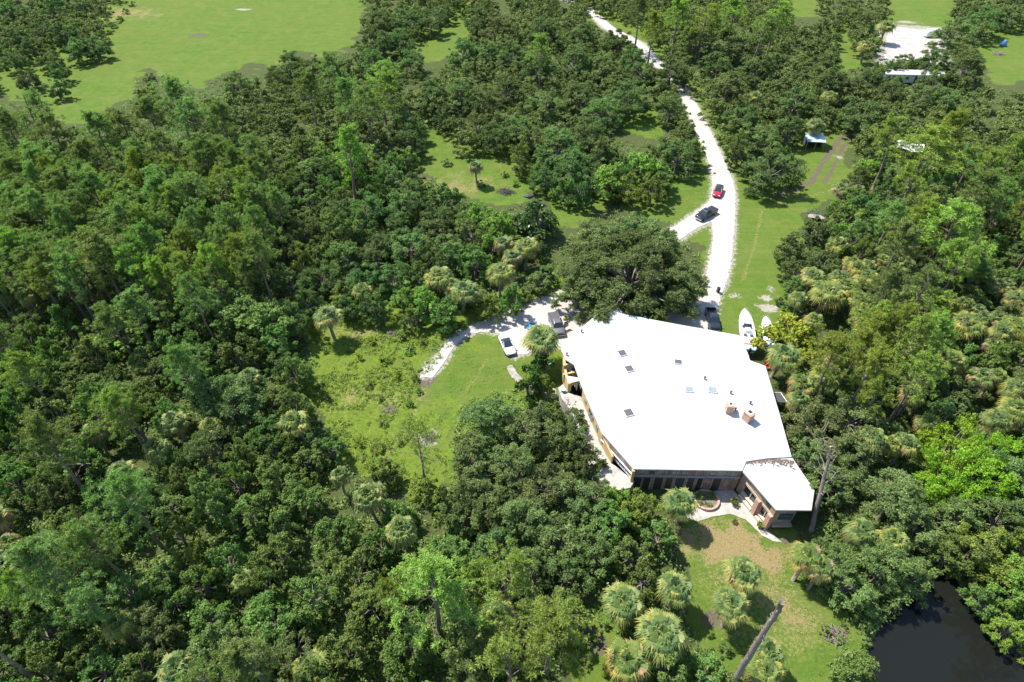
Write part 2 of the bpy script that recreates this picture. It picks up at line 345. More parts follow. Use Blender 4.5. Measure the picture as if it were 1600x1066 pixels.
RL2 = ([(1118, 305), (1100, 322), (1078, 338), (1058, 352), (1020, 372), (960, 420)], [(1120, 345), (1098, 352), (1080, 362), (1066, 372), (1030, 396), (985, 440)])
RL3 = ([(1110, 470), (1040, 480), (960, 470), (900, 455), (866, 455), (838, 468), (800, 484), (760, 500), (722, 515), (700, 530), (684, 555), (662, 575), (656, 590)],
          [(1105, 540), (1030, 530), (960, 540), (884, 545), (868, 540), (846, 545), (800, 560), (786, 520), (748, 518), (722, 528), (706, 546), (695, 566), (676, 590)])
near_road = np.zeros(GX.shape)
for a, b_ in (RL1, RL2, RL3): near_road = np.maximum(near_road, inpoly(PX, PY, a+b_[::-1]))
near_road = np.maximum(near_road, inpoly(PX, PY, [(1378, 38), (1475, 44), (1480, 100), (1372, 100)]))
def dil(m, k):
    for _ in range(k):
        q = m.copy(); q[1:] = np.maximum(q[1:], m[:-1]); q[:-1] = np.maximum(q[:-1], m[1:]); q[:, 1:] = np.maximum(q[:, 1:], m[:, :-1]); q[:, :-1] = np.maximum(q[:, :-1], m[:, 1:]); m = q
    return m
d1, d2, d3 = dil(near_road, 1), dil(near_road, 2), dil(near_road, 4)
sand = np.maximum(sand, np.maximum(d1*.62, np.maximum(d2*.34, d3*.14)))
Zg = np.where(d2 > 0, -.01, Zg)
Zg = np.where(inpoly(PX, PY, [(780, 560), (880, 560), (890, 640), (780, 625)]), -.01, Zg)
ny, nx = GX.shape
me = D.meshes.new('ground'); me.vertices.add(nx*ny); me.vertices.foreach_set('co', np.stack([GX, GY, Zg-.03], -1).astype(np.float32).reshape(-1))
ii, jj = np.meshgrid(np.arange(ny-1), np.arange(nx-1), indexing='ij'); a_ = ii*nx+jj
quads = np.stack([a_, a_+1, a_+nx+1, a_+nx], -1).reshape(-1, 4).astype(np.int32)
me.loops.add(quads.size); me.polygons.add(len(quads)); me.loops.foreach_set('vertex_index', quads.reshape(-1)); me.polygons.foreach_set('loop_start', np.arange(0, quads.size, 4, dtype=np.int32))
me.update(calc_edges=True); me.polygons.foreach_set('use_smooth', np.ones(len(quads), bool))
for nm, (r_, g_, b_) in {'cover_a': (lawn, weed, sand), 'cover_b': (dirt, straw, pond_d)}.items():
    at = me.color_attributes.new(nm, 'FLOAT_COLOR', 'POINT')
    at.data.foreach_set('color', np.stack([r_, g_, b_, np.ones(r_.shape)], -1).astype(np.float32).reshape(-1))
gm, t, b = newmat('ground_cover'); v = objvec(t)
A = nd(t, 'ShaderNodeSeparateColor'); t.links.new(nd(t, 'ShaderNodeAttribute', attribute_name='cover_a').outputs['Color'], A.inputs[0])
B = nd(t, 'ShaderNodeSeparateColor'); t.links.new(nd(t, 'ShaderNodeAttribute', attribute_name='cover_b').outputs['Color'], B.inputs[0])
n1 = noise(t, .045, 5, .6, v, .5); n2 = noise(t, .35, 6, .7, v); n3 = noise(t, 2.2, 6, .75, v); n4 = noise(t, 9, 5, .8, v)
def brk(mask, amt=.55):   # break a mask's edge up with fine noise
    s_ = mth(t, 'ADD', mask, mth(t, 'MULTIPLY', mth(t, 'SUBTRACT', n3, .5), amt)); s_ = mth(t, 'ADD', s_, mth(t, 'MULTIPLY', mth(t, 'SUBTRACT', n4, .5), amt*.8))
    m_ = nd(t, 'ShaderNodeMapRange', interpolation_type='SMOOTHSTEP'); t.links.new(s_, m_.inputs[0]); m_.inputs[1].default_value = .32; m_.inputs[2].default_value = .68
    return m_.outputs[0]
litter = ramp(t, n3, [(.25, (.035, .045, .018)), (.45, (.07, .075, .03)), (.6, (.06, .095, .025)), (.72, (.13, .105, .07)), (.85, (.22, .17, .12))])
grass = ramp(t, n2, [(.25, (.030, .092, .012)), (.45, (.056, .132, .014)), (.6, (.092, .152, .020)), (.8, (.145, .158, .036))])
grass = mix(t, ramp(t, n1, [(.35, (0, 0, 0)), (.62, (.8, .8, .8))]), grass, (.088, .138, .022))
grass = mix(t, ramp(t, n4, [(.3, (.85, .85, .85)), (.55, (0, 0, 0)), (.8, (.5, .5, .5))]), grass, ramp(t, n3, [(.35, (.03, .06, .010)), (.65, (.16, .18, .04))]))
grass = mix(t, ramp(t, noise(t, .16, 6, .72, v, 1.2), [(.5, (0, 0, 0)), (.68, (.6, .6, .6))]), grass, ramp(t, n4, [(.3, (.09, .12, .02)), (.7, (.20, .19, .07))]))
mp_ = nd(t, 'ShaderNodeMapping'); mp_.inputs['Rotation'].default_value = (0, 0, .5); mp_.inputs['Scale'].default_value = (.05, 1.1, 1); t.links.new(v, mp_.inputs[0])
grass = mix(t, mth(t, 'MULTIPLY', ramp(t, noise(t, 1., 4, .65, mp_.outputs[0]), [(.42, (0, 0, 0)), (.6, (1, 1, 1))]), .28), grass, (.150, .165, .036))
weedc = ramp(t, n3, [(.2, (.035, .075, .010)), (.42, (.08, .145, .014)), (.55, (.14, .18, .025)), (.68, (.16, .14, .05)), (.85, (.13, .22, .014))])
col = mix(t, brk(A.outputs[0]), litter, grass); col = mix(t, mth(t, 'MULTIPLY', brk(A.outputs[1]), .8), col, weedc)
col = mix(t, brk(B.outputs[1], 2.2), col, ramp(t, n4, [(.25, (.07, .11, .02)), (.42, (.15, .13, .05)), (.58, (.30, .22, .11)), (.75, (.42, .34, .19))]))
col = mix(t, brk(B.outputs[0], .9), col, ramp(t, n3, [(.3, (.075, .065, .045)), (.7, (.15, .125, .085))]))
col = mix(t, brk(A.outputs[2], 1.6), col, ramp(t, n3, [(.3, (.24, .21, .16)), (.7, (.38, .35, .30))]))
col = mix(t, B.outputs[2], col, (.02, .022, .015))
t.links.new(col, b.inputs['Base Color']); b.inputs['Roughness'].default_value = 1; b.inputs['Specular IOR Level'].default_value = .1
bump(t, b, mth(t, 'ADD', n3, mth(t, 'MULTIPLY', n4, .7)), .8, .12)
tag(link('ground', me, gm), 'ground of bright lawn, weedy clearing and leaf litter under the woods', 'ground', kind='structure')
# water
wm, t, b = newmat('pond_water'); b.inputs['Base Color'].default_value = (.010, .011, .009, 1); b.inputs['Roughness'].default_value = .05; b.inputs['IOR'].default_value = 1.33; b.inputs['Specular IOR Level'].default_value = .4
bump(t, b, noise(t, 1.5, 4, .6, objvec(t)), .12, .02)
mb = MB(); q = [P(x, y, -.35) for x, y in [(1340, 1030), (1370, 950), (1440, 895), (1500, 880), (1560, 940), (1700, 1040), (1800, 1150), (1750, 1450), (1200, 1450), (1300, 1120)]]
mb.add([(p[0], p[1], -.35) for p in q], [tuple(range(len(q)))])
tag(mb.build('water', wm), 'still dark pond water at the lower right edge', 'pond', kind='structure')
# road ---------------------------------------------------------------------------------------------------
def ragged(pts, step=.35, amp=.22, seed=0):
    out = []; r = random.Random(seed); n = len(pts)
    for i in range(n):
        a = pts[i]; b = pts[(i+1) % n]; L = np.linalg.norm(b-a); k = max(1, int(L/step)); d = (b-a)/max(L, 1e-6); nn = np.array((-d[1], d[0]))
        for j in range(k): out.append(a+(b-a)*j/k+nn*r.gauss(0, amp*.5)*min(1, L/2))
    return out
from mathutils.geometry import tessellate_polygon
def sheet(name, pts, z, mat, **kw):
    tri = tessellate_polygon([[Vector((p[0], p[1], 0)) for p in pts]])
    m = MB(); m.add([(p[0], p[1], z) for p in pts], [tuple(x) for x in tri]); o = m.build(name, mat)
    for p in o.data.polygons: pass
    return tag(o, **kw)
rm, t, b = newmat('shell_road'); v = objvec(t); n1 = noise(t, .22, 4, .6, v); n2 = noise(t, 1.6, 6, .75, v); n3 = noise(t, 8, 5, .8, v)
col = ramp(t, n2, [(.25, (.31, .265, .225)), (.45, (.43, .395, .35)), (.75, (.52, .495, .455))]); col = mix(t, ramp(t, n1, [(.5, (0, 0, 0)), (.75, (.55, .55, .55))]), col, (.30, .25, .21))
col = mix(t, mth(t, 'MULTIPLY', n3, .3), col, (.25, .22, .19)); t.links.new(col, b.inputs['Base Color']); b.inputs['Roughness'].default_value = .95; bump(t, b, n3, .4, .05)
def road_from(left, right, name, seed, label, z=.02):
    pts = [P(*p)[:2] for p in left]+[P(*p)[:2] for p in right[::-1]]
    def sm(q):
        q = [np.array(a) for a in q]; out = [q[0]]
        for a, b_ in zip(q, q[1:]): out += [a*.75+b_*.25, a*.25+b_*.75]
        return out+[q[-1]]
    L = sm(sm([P(*p)[:2] for p in left])); R = sm(sm([P(*p)[:2] for p in right]))
    return sheet(name, ragged(L+R[::-1], seed=seed), z, rm, label=label, cat='road', kind='structure')
road_from(*RL1, 'road', 1, 'white shell road running from the top of the frame down to the house')
road_from(*RL2, 'road', 2, 'white shell branch of the road where the black pickup stands', .024)
road_from(*RL3, 'driveway', 3, 'white shell driveway and parking area in front of the cars', .028)
pad = [P(*p)[:2] for p in [(1388, 44), (1412, 43), (1466, 50), (1470, 62), (1472, 80), (1465, 92), (1380, 96), (1384, 70)]]
sheet('gravel_pad', ragged(pad, .8, .5, 4), .03, M['sandpile'], label='pale sandy gravel yard behind the far white roofed trailer home', cat='yard', kind='structure')
# ------------------------------------------------------------------ the house
def roofz(Y): return 4.85+max(0., (Y-50))*.035
def PR(x, y):
    z = 5.
    for _ in range(6): p = P(x, y, z); z = roofz(p[1])
    return P(x, y, z)
house = empty('house', P(1040, 640, 0)); HO = np.array(house.location)
tag(house, 'large house with a white flat angular roof, two brick chimneys and yellow walls', 'house')
def hb(mb, name, mat, **k): return mb.build(name, mat, k.pop('parent', house), origin=HO, **k)
RO = [(960, 473), (945, 480), (910, 511), (876, 545), (884, 562), (897, 570), (909, 604), (922, 634), (940, 676), (990, 733), (1160, 735.5), (1166, 721), (1200, 716), (1237, 714), (1219, 650), (1196, 572), (1172, 563), (1168, 551), (1155, 524), (1060, 507), (975, 491)]
rp = [PR(*p) for p in RO]
mb = MB(); T = .22
mb.prism([(p[0], p[1]) for p in rp], [p[2]-T for p in rp], [p[2] for p in rp]); hb(mb, 'roof', M['roof'])
WZ = 4.72
WO = [(1160.5, 736.5), (1213, 797), (1268, 797.5), (1272.5, 766), (1238, 715.5), (1200, 717), (1166, 722)]
wp = [P(x, y, WZ) for x, y in WO]
mb = MB(); mb.prism([(p[0], p[1]) for p in wp], WZ-.22, WZ); hb(mb, 'wing_roof', M['roof'])
# leaf debris lying in the valley between the two roofs (part of the roof's dirt)
mb = MB(); r = random.Random(5)
for i in range(260):
    f = r.random(); x = 1162+f*78; yc = 722-6*math.sin(f*math.pi*.8)+2*f; p = P(x+r.gauss(0, 1), yc+abs(r.gauss(0, 1.8+4*f)), WZ+.02)
    a = r.random()*6.28; s_ = r.uniform(.05, .16); mb.add([(p[0]+s_*math.cos(a+k*1.57)*(2.2 if k % 2 else .6), p[1]+s_*math.sin(a+k*1.57)*(2.2 if k % 2 else .6), WZ+.03+i*.0002) for k in range(4)], [(0, 1, 2, 3)])
hb(mb, 'roof_debris', M['debris'])
# base walls: outline inset under the roof
def ring_wall(mb, pts, z0, z1, th=.3):
    for a, b_ in zip(pts, pts[1:]):
        L = np.linalg.norm(b_[:2]-a[:2]); mb.panel(a, b_, 0, L, z0, z1, -th, 0)
rg = {n: rp[i] for i, n in enumerate(['apex', 'a2', 'a3', 'nw', 'nw2', 'nw3', 'w1', 'w2', 'w3', 'sw', 'se', 'v1', 'v2', 'v3', 'e1', 'e2', 'e3', 'e4', 'ne', 'n1', 'n2'])}
cen = np.mean([p[:2] for p in rp], 0)
def ins(p, d):
    v = cen-p[:2]; v /= np.linalg.norm(v); return np.array((p[0]+v[0]*d, p[1]+v[1]*d, 0.))
TER = 2.3        # west terrace level
# west yellow wall, seen as a strip below the eave
mb = MB(); W = [ins(rg[k], .18) for k in ('w1', 'w2', 'w3')]
ring_wall(mb, W, 0, 4.7); hb(mb, 'wall', M['stucco'])
for a, b_, s0, s1, z0, z1 in [(W[0], W[1], 1.2, 2.0, 3.1, 4.1), (W[0], W[1], 3.1, 4.6, 2.4, 4.3), (W[1], W[2], .6, 1.5, 3.0, 4.2), (W[1], W[2], 2.6, 3.4, 3.0, 4.1), (W[1], W[2], 4.6, 5.4, 2.6, 4.2)]:
    m_ = MB(); m_.panel(a, b_, s0, s1, z0, z1, .0, .04); f_ = hb(m_, 'window', M['trim'])
    m_ = MB(); m_.panel(a, b_, s0+.08, s1-.08, z0+.08, z1-.08, .04, .055); hb(m_, 'pane', M['glass'], parent=f_)
# north, east and hidden walls
mb = MB(); N = [ins(rg[k], .5) for k in ('se', 'v3', 'e1', 'e2', 'e3', 'e4', 'ne', 'n1', 'n2', 'apex', 'a2', 'a3', 'nw')]
ring_wall(mb, N[::1], 0, 4.6); hb(mb, 'wall', M['stucco'])
# outer curved yellow wall of the balcony at the west corner
TB = [P(x, y, 4.1) for x, y in [(879, 551), (880, 562), (881, 574), (883.5, 588), (889, 600)]]
mb = MB(); ring_wall(mb, TB, 0, 4.1, .35); hb(mb, 'wall', M['stucco'])
# lower porch box: sunlit ledge, brown-yellow jamb and dark doorway
LB = [P(x, y, 4.15) for x, y in [(885, 587), (888, 599), (906.5, 595), (903, 590)]]
mb = MB(); mb.prism([(p[0], p[1]) for p in LB], 3.9, 4.15); hb(mb, 'porch_ledge', M['stucco_cap'])
A_, B_ = P(888, 599, 4.15), P(907.5, 595, 4.15)
L_ = np.linalg.norm(B_[:2]-A_[:2]); mb = MB(); mb.panel(A_, B_, 0, .55, TER, 3.9, -.7, .02); mb.panel(A_, B_, .55, L_, 3.45, 3.9, -.35, .0); mb.panel(A_, B_, 0, L_+.4, TER, 3.9, -2.4, -2.1); hb(mb, 'wall', M['stucco'])
mb = MB(); mb.panel(A_, B_, .55, L_-.1, TER, 3.5, -1.45, -1.35); hb(mb, 'doorway', M['dark'])
mb = MB(); mb.panel(A_, B_, L_-.62, L_-.5, TER, 3.75, -1.25, .12); hb(mb, 'door', M['whitepaint'])
mb = MB(); mb.panel(A_, B_, .85, 1.45, TER+.5, 3.3, -1.34, -1.3); hb(mb, 'window', M['bluetrim'])
# recessed balcony behind the wall: deep back wall, air conditioner
BK = [P(884, 577, 4.6), P(898, 571, 4.6), P(905, 590, 4.6)]
mb = MB(); mb.panel(P(880, 583, 3.1), P(900, 577, 3.1), 0, 2.4, 2.0, 4.7, -.3, 0); mb.panel(P(902, 578, 3.1), P(909, 606, 3.1), 0, 3.6, 2.0, 4.7, -.3, 0); hb(mb, 'balcony_wall', M['stucco'])
# south-west diagonal: timber band under the eave, glazed gallery below
A_, B_ = rg['w3'].copy(), rg['sw'].copy(); L_ = np.linalg.norm((B_-A_)[:2]); o_ = np.array((B_[1]-A_[1], A_[0]-B_[0]))/L_*.27; A_[:2] += o_; B_[:2] += o_
mb = MB(); mb.panel(A_, B_, .15, L_-.1, 3.72, 4.62, -.45, -.3)
for k in range(4): mb.panel(A_, B_, .15, L_-.1, 3.8+k*.22, 3.84+k*.22, -.3, -.26)
hb(mb, 'fascia_band', M['wood'])
mb = MB(); mb.panel(A_, B_, .1, L_-.05, 3.55, 3.715, -.42, -.16); hb(mb, 'beam', M['whitepaint'])
mb = MB(); mb.panel(A_, B_, .3, L_-.1, TER, 3.55, -.5, -.46); hb(mb, 'gallery_glass', M['glass'])
for k in range(6):
    mb = MB(); s_ = .3+k*(L_-.6)/5; mb.panel(A_, B_, s_-.05, s_+.05, TER, 3.55, -.46, -.36); hb(mb, 'mullion', M['whitepaint'])
mb = MB(); mb.panel(A_, B_, .3, L_-.1, TER, 2.75, -.46, -.4); hb(mb, 'sill', M['whitepaint'])
# yellow fin wall closing the gallery
q = [ins(rg['w2'], .1), P(940, 676, 4.85), P(955, 709, 3.9), P(954, 724, TER)]
mb = MB(); a, b_ = P(937, 671, 4.8), P(955, 713, 3.4); a = a[:2]; b_ = P(954.5, 724, TER)[:2]; u = (b_-a); n_ = np.array((u[1], -u[0]))/np.linalg.norm(u)*.25
mb.hexa([(*a, 0), (*b_, 0), (*(b_-n_), 0), (*(a-n_), 0), (*a, 4.65), (*b_, 3.75), (*(b_-n_), 3.75), (*(a-n_), 4.65)]); hb(mb, 'fin_wall', M['stucco'])
# south front on the courtyard
A_, B_ = rg['sw'].copy(), P(1160, 736, 4.8); L_ = np.linalg.norm((B_-A_)[:2]); A_[1] -= .24; B_[1] -= .24
mb = MB(); mb.panel(A_, B_, 0, L_, 0, 3.55, -.75, -.45); hb(mb, 'wall', M['wood'])
mb = MB(); mb.panel(A_, B_, 0, L_, 3.6, 4.6, -.55, -.25); mb.panel(A_, B_, 0, L_, 3.4, 3.6, -.45, -.3); hb(mb, 'fascia_band', M['wood'])
r = random.Random(11)
for k in range(11):
    s_ = .5+k*(L_-1)/10+r.uniform(-.15, .15); mb = MB(); mb.panel(A_, B_, s_-.06, s_+.06, 3.6, 4.6, -.25, -.17); hb(mb, 'batten', M['trim'])
for s0, s1 in [(2.2, 2.9), (5.2, 6.1), (6.5, 7.2), (10.2, 11.2)]:
    mb = MB(); mb.panel(A_, B_, s0, s1, 3.75, 4.45, -.25, -.235); hb(mb, 'clerestory_window', M['glass'])
mb = MB(); mb.panel(A_, B_, -.05, L_, 3.38, 3.58, -.3, -.08); hb(mb, 'beam', M['bluetrim'])
for s0, s1, mt_ in [(.3, 1.4, 'dark'), (1.7, 2.6, 'dark'), (3.2, 4.3, 'dark'), (4.7, 5.6, 'dark'), (6.0, 7.2, 'glass'), (7.6, 8.5, 'dark'), (8.9, 9.6, 'glass'), (11.0, 12.1, 'dark')]:
    f_ = MB(); f_.panel(A_, B_, s0-.08, s1+.08, .02, 2.9, -.45, -.4); d_ = hb(f_, 'door', M['trim'])
    f_ = MB(); f_.panel(A_, B_, s0, s1, .06, 2.8, -.4, -.385); hb(f_, 'pane', M[mt_], parent=d_)
for k in range(20):
    s_ = 9.7+k*.22
    if s_ > L_-.1 or 10.9 < s_ < 12.2: continue
    mb = MB(); mb.panel(A_, B_, s_, s_+.18, .05, 3.3, -.45, -.42+.004*(k % 3)); hb(mb, 'plank', M['wood'])
mb = MB(); mb.panel(A_, B_, -.15, .2, 0, 4.63, -.5, -.02); hb(mb, 'corner_post', M['stucco'])
# wing: west face with piers and big windows, south face with one window
A_, B_ = P(1160.5, 736.5, 4.5), P(1213, 797, 4.5); A_[:2] += (.25, .1); L_ = np.linalg.norm((B_-A_)[:2]); o_ = np.array((B_[1]-A_[1], A_[0]-B_[0]))/L_*.13; A_[:2] += o_; B_[:2] += o_
mb = MB(); mb.panel(A_, B_, 0, L_, 3.1, 4.45, -.5, -.12); mb.panel(A_, B_, 0, L_, 0, .8, -.5, -.12); mb.panel(A_, B_, 0, .9, .8, 3.1, -.5, -.12); mb.panel(A_, B_, 3.45, 4.4, .8, 3.1, -.5, -.12); hb(mb, 'wall', M['woodwing'])
mb = MB(); mb.panel(A_, B_, .9, L_-.5, .8, 3.1, -.75, -.7); hb(mb, 'window_recess', M['dark'])
for s0, s1 in [(.9, 3.45), (4.4, L_-.55)]:
    f_ = MB(); f_.panel(A_, B_, s0, s1, 2.98, 3.12, -.5, -.06); f_.panel(A_, B_, s0, s1, 2.7, 2.8, -.4, -.1); f_.panel(A_, B_, s0, s1, .78, .9, -.5, .05); f_.panel(A_, B_, (s0+s1)/2-.05, (s0+s1)/2+.05, .9, 2.7, -.42, -.3); d_ = hb(f_, 'window', M['stucco_cap'])
    f_ = MB(); f_.panel(A_, B_, s0, s1, .9, 2.7, -.45, -.43); hb(f_, 'pane', M['glass'], parent=d_)
    f_ = MB(); f_.panel(A_, B_, s0, s1, .1, .45, -.12, .35); hb(f_, 'planter_ledge', M['stucco_cap'])
for s0 in (3.45, L_-.6):
    mb = MB(); mb.panel(A_, B_, s0, s0+.65, 0, 3.1, -.3, .3); hb(mb, 'brick_pier', M['brick'])
mb = MB(); mb.panel(A_, B_, 4.0, L_-.8, 3.5, 4.3, -.11, -.08); hb(mb, 'clerestory_window', M['glass'])
S0, S1 = P(1213, 797.5, 4.5), P(1248, 797.5, 4.5); S0[:2] += (.1, .35); S1[:2] += (0, .35); L_ = np.linalg.norm((S1-S0)[:2])
mb = MB(); mb.panel(S0, S1, 0, L_, 0, 4.45, -.3, 0); hb(mb, 'wall', M['woodwing'])
f_ = MB(); f_.panel(S0, S1, .75, 2.75, 1.7, 3.35, 0, .06); d_ = hb(f_, 'window', M['bluetrim'])
f_ = MB(); f_.panel(S0, S1, .85, 2.65, 1.8, 3.25, .06, .075); hb(f_, 'pane', M['glass'], parent=d_)
for k in range(4): f_ = MB(); f_.panel(S0, S1, .85, 2.65, 1.95+k*.33, 2.0+k*.33, .075, .1); hb(f_, 'louvre', M['bluetrim'], parent=d_)
mb = MB(); mb.panel(S0, S1, .4, 2.9, .75, 1.0, 0, .5); mb.panel(S0, S1, .5, 2.8, .3, .75, 0, .25); hb(mb, 'ledge', M['old_concrete'])
mb = MB(); E0 = S1; E1 = P(1262, 770, 4.5); mb.panel(E0, E1, 0, np.linalg.norm((E1-E0)[:2]), 0, 4.45, -.3, 0); E2 = P(1232, 722, 4.5); mb.panel(E1, E2, 0, np.linalg.norm((E2-E1)[:2]), 0, 4.45, -.3, 0); hb(mb, 'wall', M['woodwing'])
# skylights, vents, chimneys
def rect_on(px, w_, l_, ang):
    c_ = PR(*px); u = np.array((math.cos(ang), math.sin(ang))); v_ = np.array((-u[1], u[0]))
    return c_, [tuple(c_[:2]+u*a*w_/2+v_*b_*l_/2) for a, b_ in ((-1, -1), (1, -1), (1, 1), (-1, 1))]
for px, w_, l_, ang, kind in [((972, 552.5), 1.25, 1.25, .32, 0), ((983, 577), 1.25, 1.25, .32, 0), ((982, 645.5), 1.3, 1.3, .30, 0), ((1059.5, 566.5), 1.15, 1.0, -.2, 0), ((1076.5, 609), 1.3, 1.1, -.12, 1), ((1113, 610), 1.3, 1.1, -.12, 1)]:
    c_, q = rect_on(px, w_, l_, ang); mb = MB(); mb.prism(q, c_[2]-.02, c_[2]+.16); f_ = hb(mb, 'skylight', M['skyframe'])
    c_, q = rect_on(px, w_-.14, l_-.14, ang); mb = MB(); mb.prism(q, c_[2]+.16, c_[2]+.2); hb(mb, 'pane', M['skyglass'] if not kind else M['bluetrim'], parent=f_)
for px in [(908.5, 519), (885.5, 555), (1141.5, 615), (1172, 631), (1148.5, 641), (1101, 592.5)]:
    c_ = PR(*px); mb = MB(); mb.tube([(c_[0], c_[1], c_[2]-.05), (c_[0], c_[1], c_[2]+.4)], .11, 10); mb.tube([(c_[0], c_[1], c_[2]+.4), (c_[0], c_[1], c_[2]+.46)], .19, 10); hb(mb, 'vent_pipe', M['darkgrey'])
for px, w_, l_, ang, hh in [((1138, 643), .95, 1.0, -.1, 1.45), ((1167.5, 656), 1.1, 1.15, .55, 1.5)]:
    c_, q = rect_on(px, w_, l_, ang); z = c_[2]; mb = MB(); mb.prism(q, z-.1, z+hh); f_ = hb(mb, 'chimney', M['brick'])
    c_, q = rect_on(px, w_+.16, l_+.16, ang); mb = MB(); mb.prism(q, z+hh, z+hh+.12); hb(mb, 'chimney_cap', M['brick'], parent=f_)
    c_, q = rect_on(px, w_-.2, l_-.2, ang); mb = MB(); mb.prism(q, z+hh+.12, z+hh+.2); hb(mb, 'crown', M['stucco_cap'], parent=f_)
    c_, q = rect_on(px, w_-.62, l_-.62, ang); mb = MB(); mb.prism(q, z+hh+.2, z+hh+.225); hb(mb, 'flue', M['dark'], parent=f_)
    c_, q = rect_on(px, w_, .5, ang)
# west terrace (raised deck) with retaining wall
TE = [P(x, y, TER) for x, y in [(872, 606), (878, 623), (892, 642), (903, 672), (913, 712), (930, 742), (955, 768), (985, 762), (991, 752), (954, 722), (925, 662), (908, 620), (888, 614), (880, 600)]]
ter = sheet('terrace', ragged([p[:2] for p in TE], .6, .04, 9), 0, M['concrete'])
D.objects.remove(ter); mb = MB(); mb.prism([(p[0], p[1]) for p in TE], -.1, TER)
terr = mb.build('terrace', M['concrete']); tag(terr, 'raised pale concrete terrace along the yellow west wall of the house', 'terrace', kind='structure')
for px in [(909, 643), (936.5, 707.5)]:
    c_ = P(*px, TER); mb = MB(); mb.prism([(c_[0]-.28, c_[1]-.3), (c_[0]+.22, c_[1]-.38), (c_[0]+.3, c_[1]+.3), (c_[0]-.2, c_[1]+.38)], TER, TER+.08); mb.tube([(c_[0], c_[1], TER+.08), (c_[0], c_[1], TER+.12)], .12, 10)
    tag(mb.build('drain_cover', M['darkgrey']), 'dark square drain cover on the white terrace, %s of the two' % ('upper' if px[1] < 680 else 'lower'), 'cover')
r = random.Random(3); mb = MB()
for i in range(330):
    f = r.random(); x = 882+f*52+r.gauss(0, 5); y = 625+f*110+r.gauss(0, 8); p = P(x, y, TER+.01+i*.0002); a = r.random()*6.28; s_ = r.uniform(.04, .13)
    mb.add([(p[0]+s_*math.cos(a+k*1.57)*(1.8 if k % 2 else .7), p[1]+s_*math.sin(a+k*1.57)*(1.8 if k % 2 else .7), p[2]) for k in range(4)], [(0, 1, 2, 3)])
tag(mb.build('leaf_litter', M['debris']), 'fallen brown leaves scattered over the white terrace', 'litter', kind='stuff')
# courtyard paving, planter bed
CT = [P(x, y)[:2] for x, y in [(1040, 772), (1145, 766), (1166, 786), (1199, 829), (1222, 848), (1208, 846), (1190, 836), (1165, 812), (1140, 803), (1112, 808), (1090, 815), (1050, 800)]]
sheet('patio', ragged(CT, .5, .06, 12), .03, M['concrete'], label='pale concrete courtyard patio between house and wing', cat='patio', kind='structure')
CU = [P(x, y)[:2] for x, y in [(792, 573), (801, 570), (808, 584), (822, 597), (842, 603), (866, 606), (872, 622), (852, 622), (826, 610), (806, 596), (795, 584)]]
sheet('path', ragged(CU, .5, .15, 13), .04, M['old_concrete'], label='curved pale path around the planting bed west of the house', cat='path', kind='structure')
pc = P(1103, 783); pl = empty('planter_bed', pc); tag(pl, 'round planter bed with a brick rim in the courtyard', 'planter')
mb = MB(); ro = [(1.75*math.cos(a), 1.6*math.sin(a)) for a in np.linspace(0, 2*math.pi, 32, endpoint=False)]; ri = [(x*.84, y*.84) for x, y in ro]
for k in range(32):
    a, b_, c_, d_ = ro[k], ro[(k+1) % 32], ri[(k+1) % 32], ri[k]; mb.prism([a, b_, c_, d_], .0, .42)
mb.build('rim', M['brick'], pl); mb = MB(); mb.prism(ri, .0, .34); mb.build('soil', M['bark'], pl)
# small objects round the house ---------------------------------------------------------------------------
def bush_pot(px, label, z=0):
    p = P(*px, z); o = empty('potted_plant', p); tag(o, label, 'potted plant'); mb = MB(); mb.tube([(0, 0, 0), (0, 0, .35)], [.22, .3], 12); mb.build('pot', M['brick'], o)
    n = 220; a = rng.random(n)*6.28; el = rng.random(n)*1.3; rr = rng.random(n)*.55; c = np.stack([rr*np.cos(a), rr*np.sin(a), .5+rr*el*.8], -1); c = c[:, None]+rng.normal(0, .09, (n, 4, 3))
    link('foliage', np_mesh('foliage', c, 4, {'tone': rng.random(n)*.6}), M['croton'], o)
bush_pot((1146, 788), 'low brown leaved potted plant at the shade edge on the courtyard patio'); bush_pot((1188, 824), 'small potted plant beside the corner pier of the wing')
def ac(px, z, label):
    o = empty('air_conditioner', P(*px, z), .3); tag(o, label, 'air conditioner'); mb = MB(); mb.box(-.42, .42, -.42, .42, 0, .8); mb.build('casing', M['skyframe'], o, bevel=.03)
    mb = MB(); mb.tube([(0, 0, .8), (0, 0, .83)], .32, 20); g = mb.build('fan_grille', M['blackplastic'], o); mb = MB(); mb.tube([(0, 0, .83), (0, 0, .86)], .08, 10); mb.build('hub', M['skyframe'], g)
ac((895, 583), 2.9, 'grey air conditioner unit in the recessed yellow balcony')
mb = MB(); p = P(895, 584, 2.9); mb.box(p[0]-1.1, p[0]+1.6, p[1]-1.2, p[1]+1.6, 2.7, 2.9); hb(mb, 'balcony_floor', M['darkgrey'])
p = P(880, 612, TER); o = empty('tub', p); tag(o, 'turquoise plastic tub by the yellow balcony corner', 'tub')
mb = MB(); mb.loft([[(a*.38*math.cos(k*.52), a*.3*math.sin(k*.52), z) for k in range(12)] for a, z in ((.8, 0), (1, .5))]); mb.build('bucket', M['turq'], o); mb = MB(); mb.loft([[(a*.42*math.cos(k*.52), a*.34*math.sin(k*.52), z) for k in range(12)] for a, z in ((1, .5), (1, .54))]); mb.build('lid', M['metalroof'], o)
p = P(831, 512); o = empty('paddling_pool', p); tag(o, 'round blue paddling pool half hidden behind the palm by the cars', 'pool')
mb = MB(); rr_ = [(math.cos(a), math.sin(a)) for a in np.linspace(0, 2*math.pi, 28, endpoint=False)]
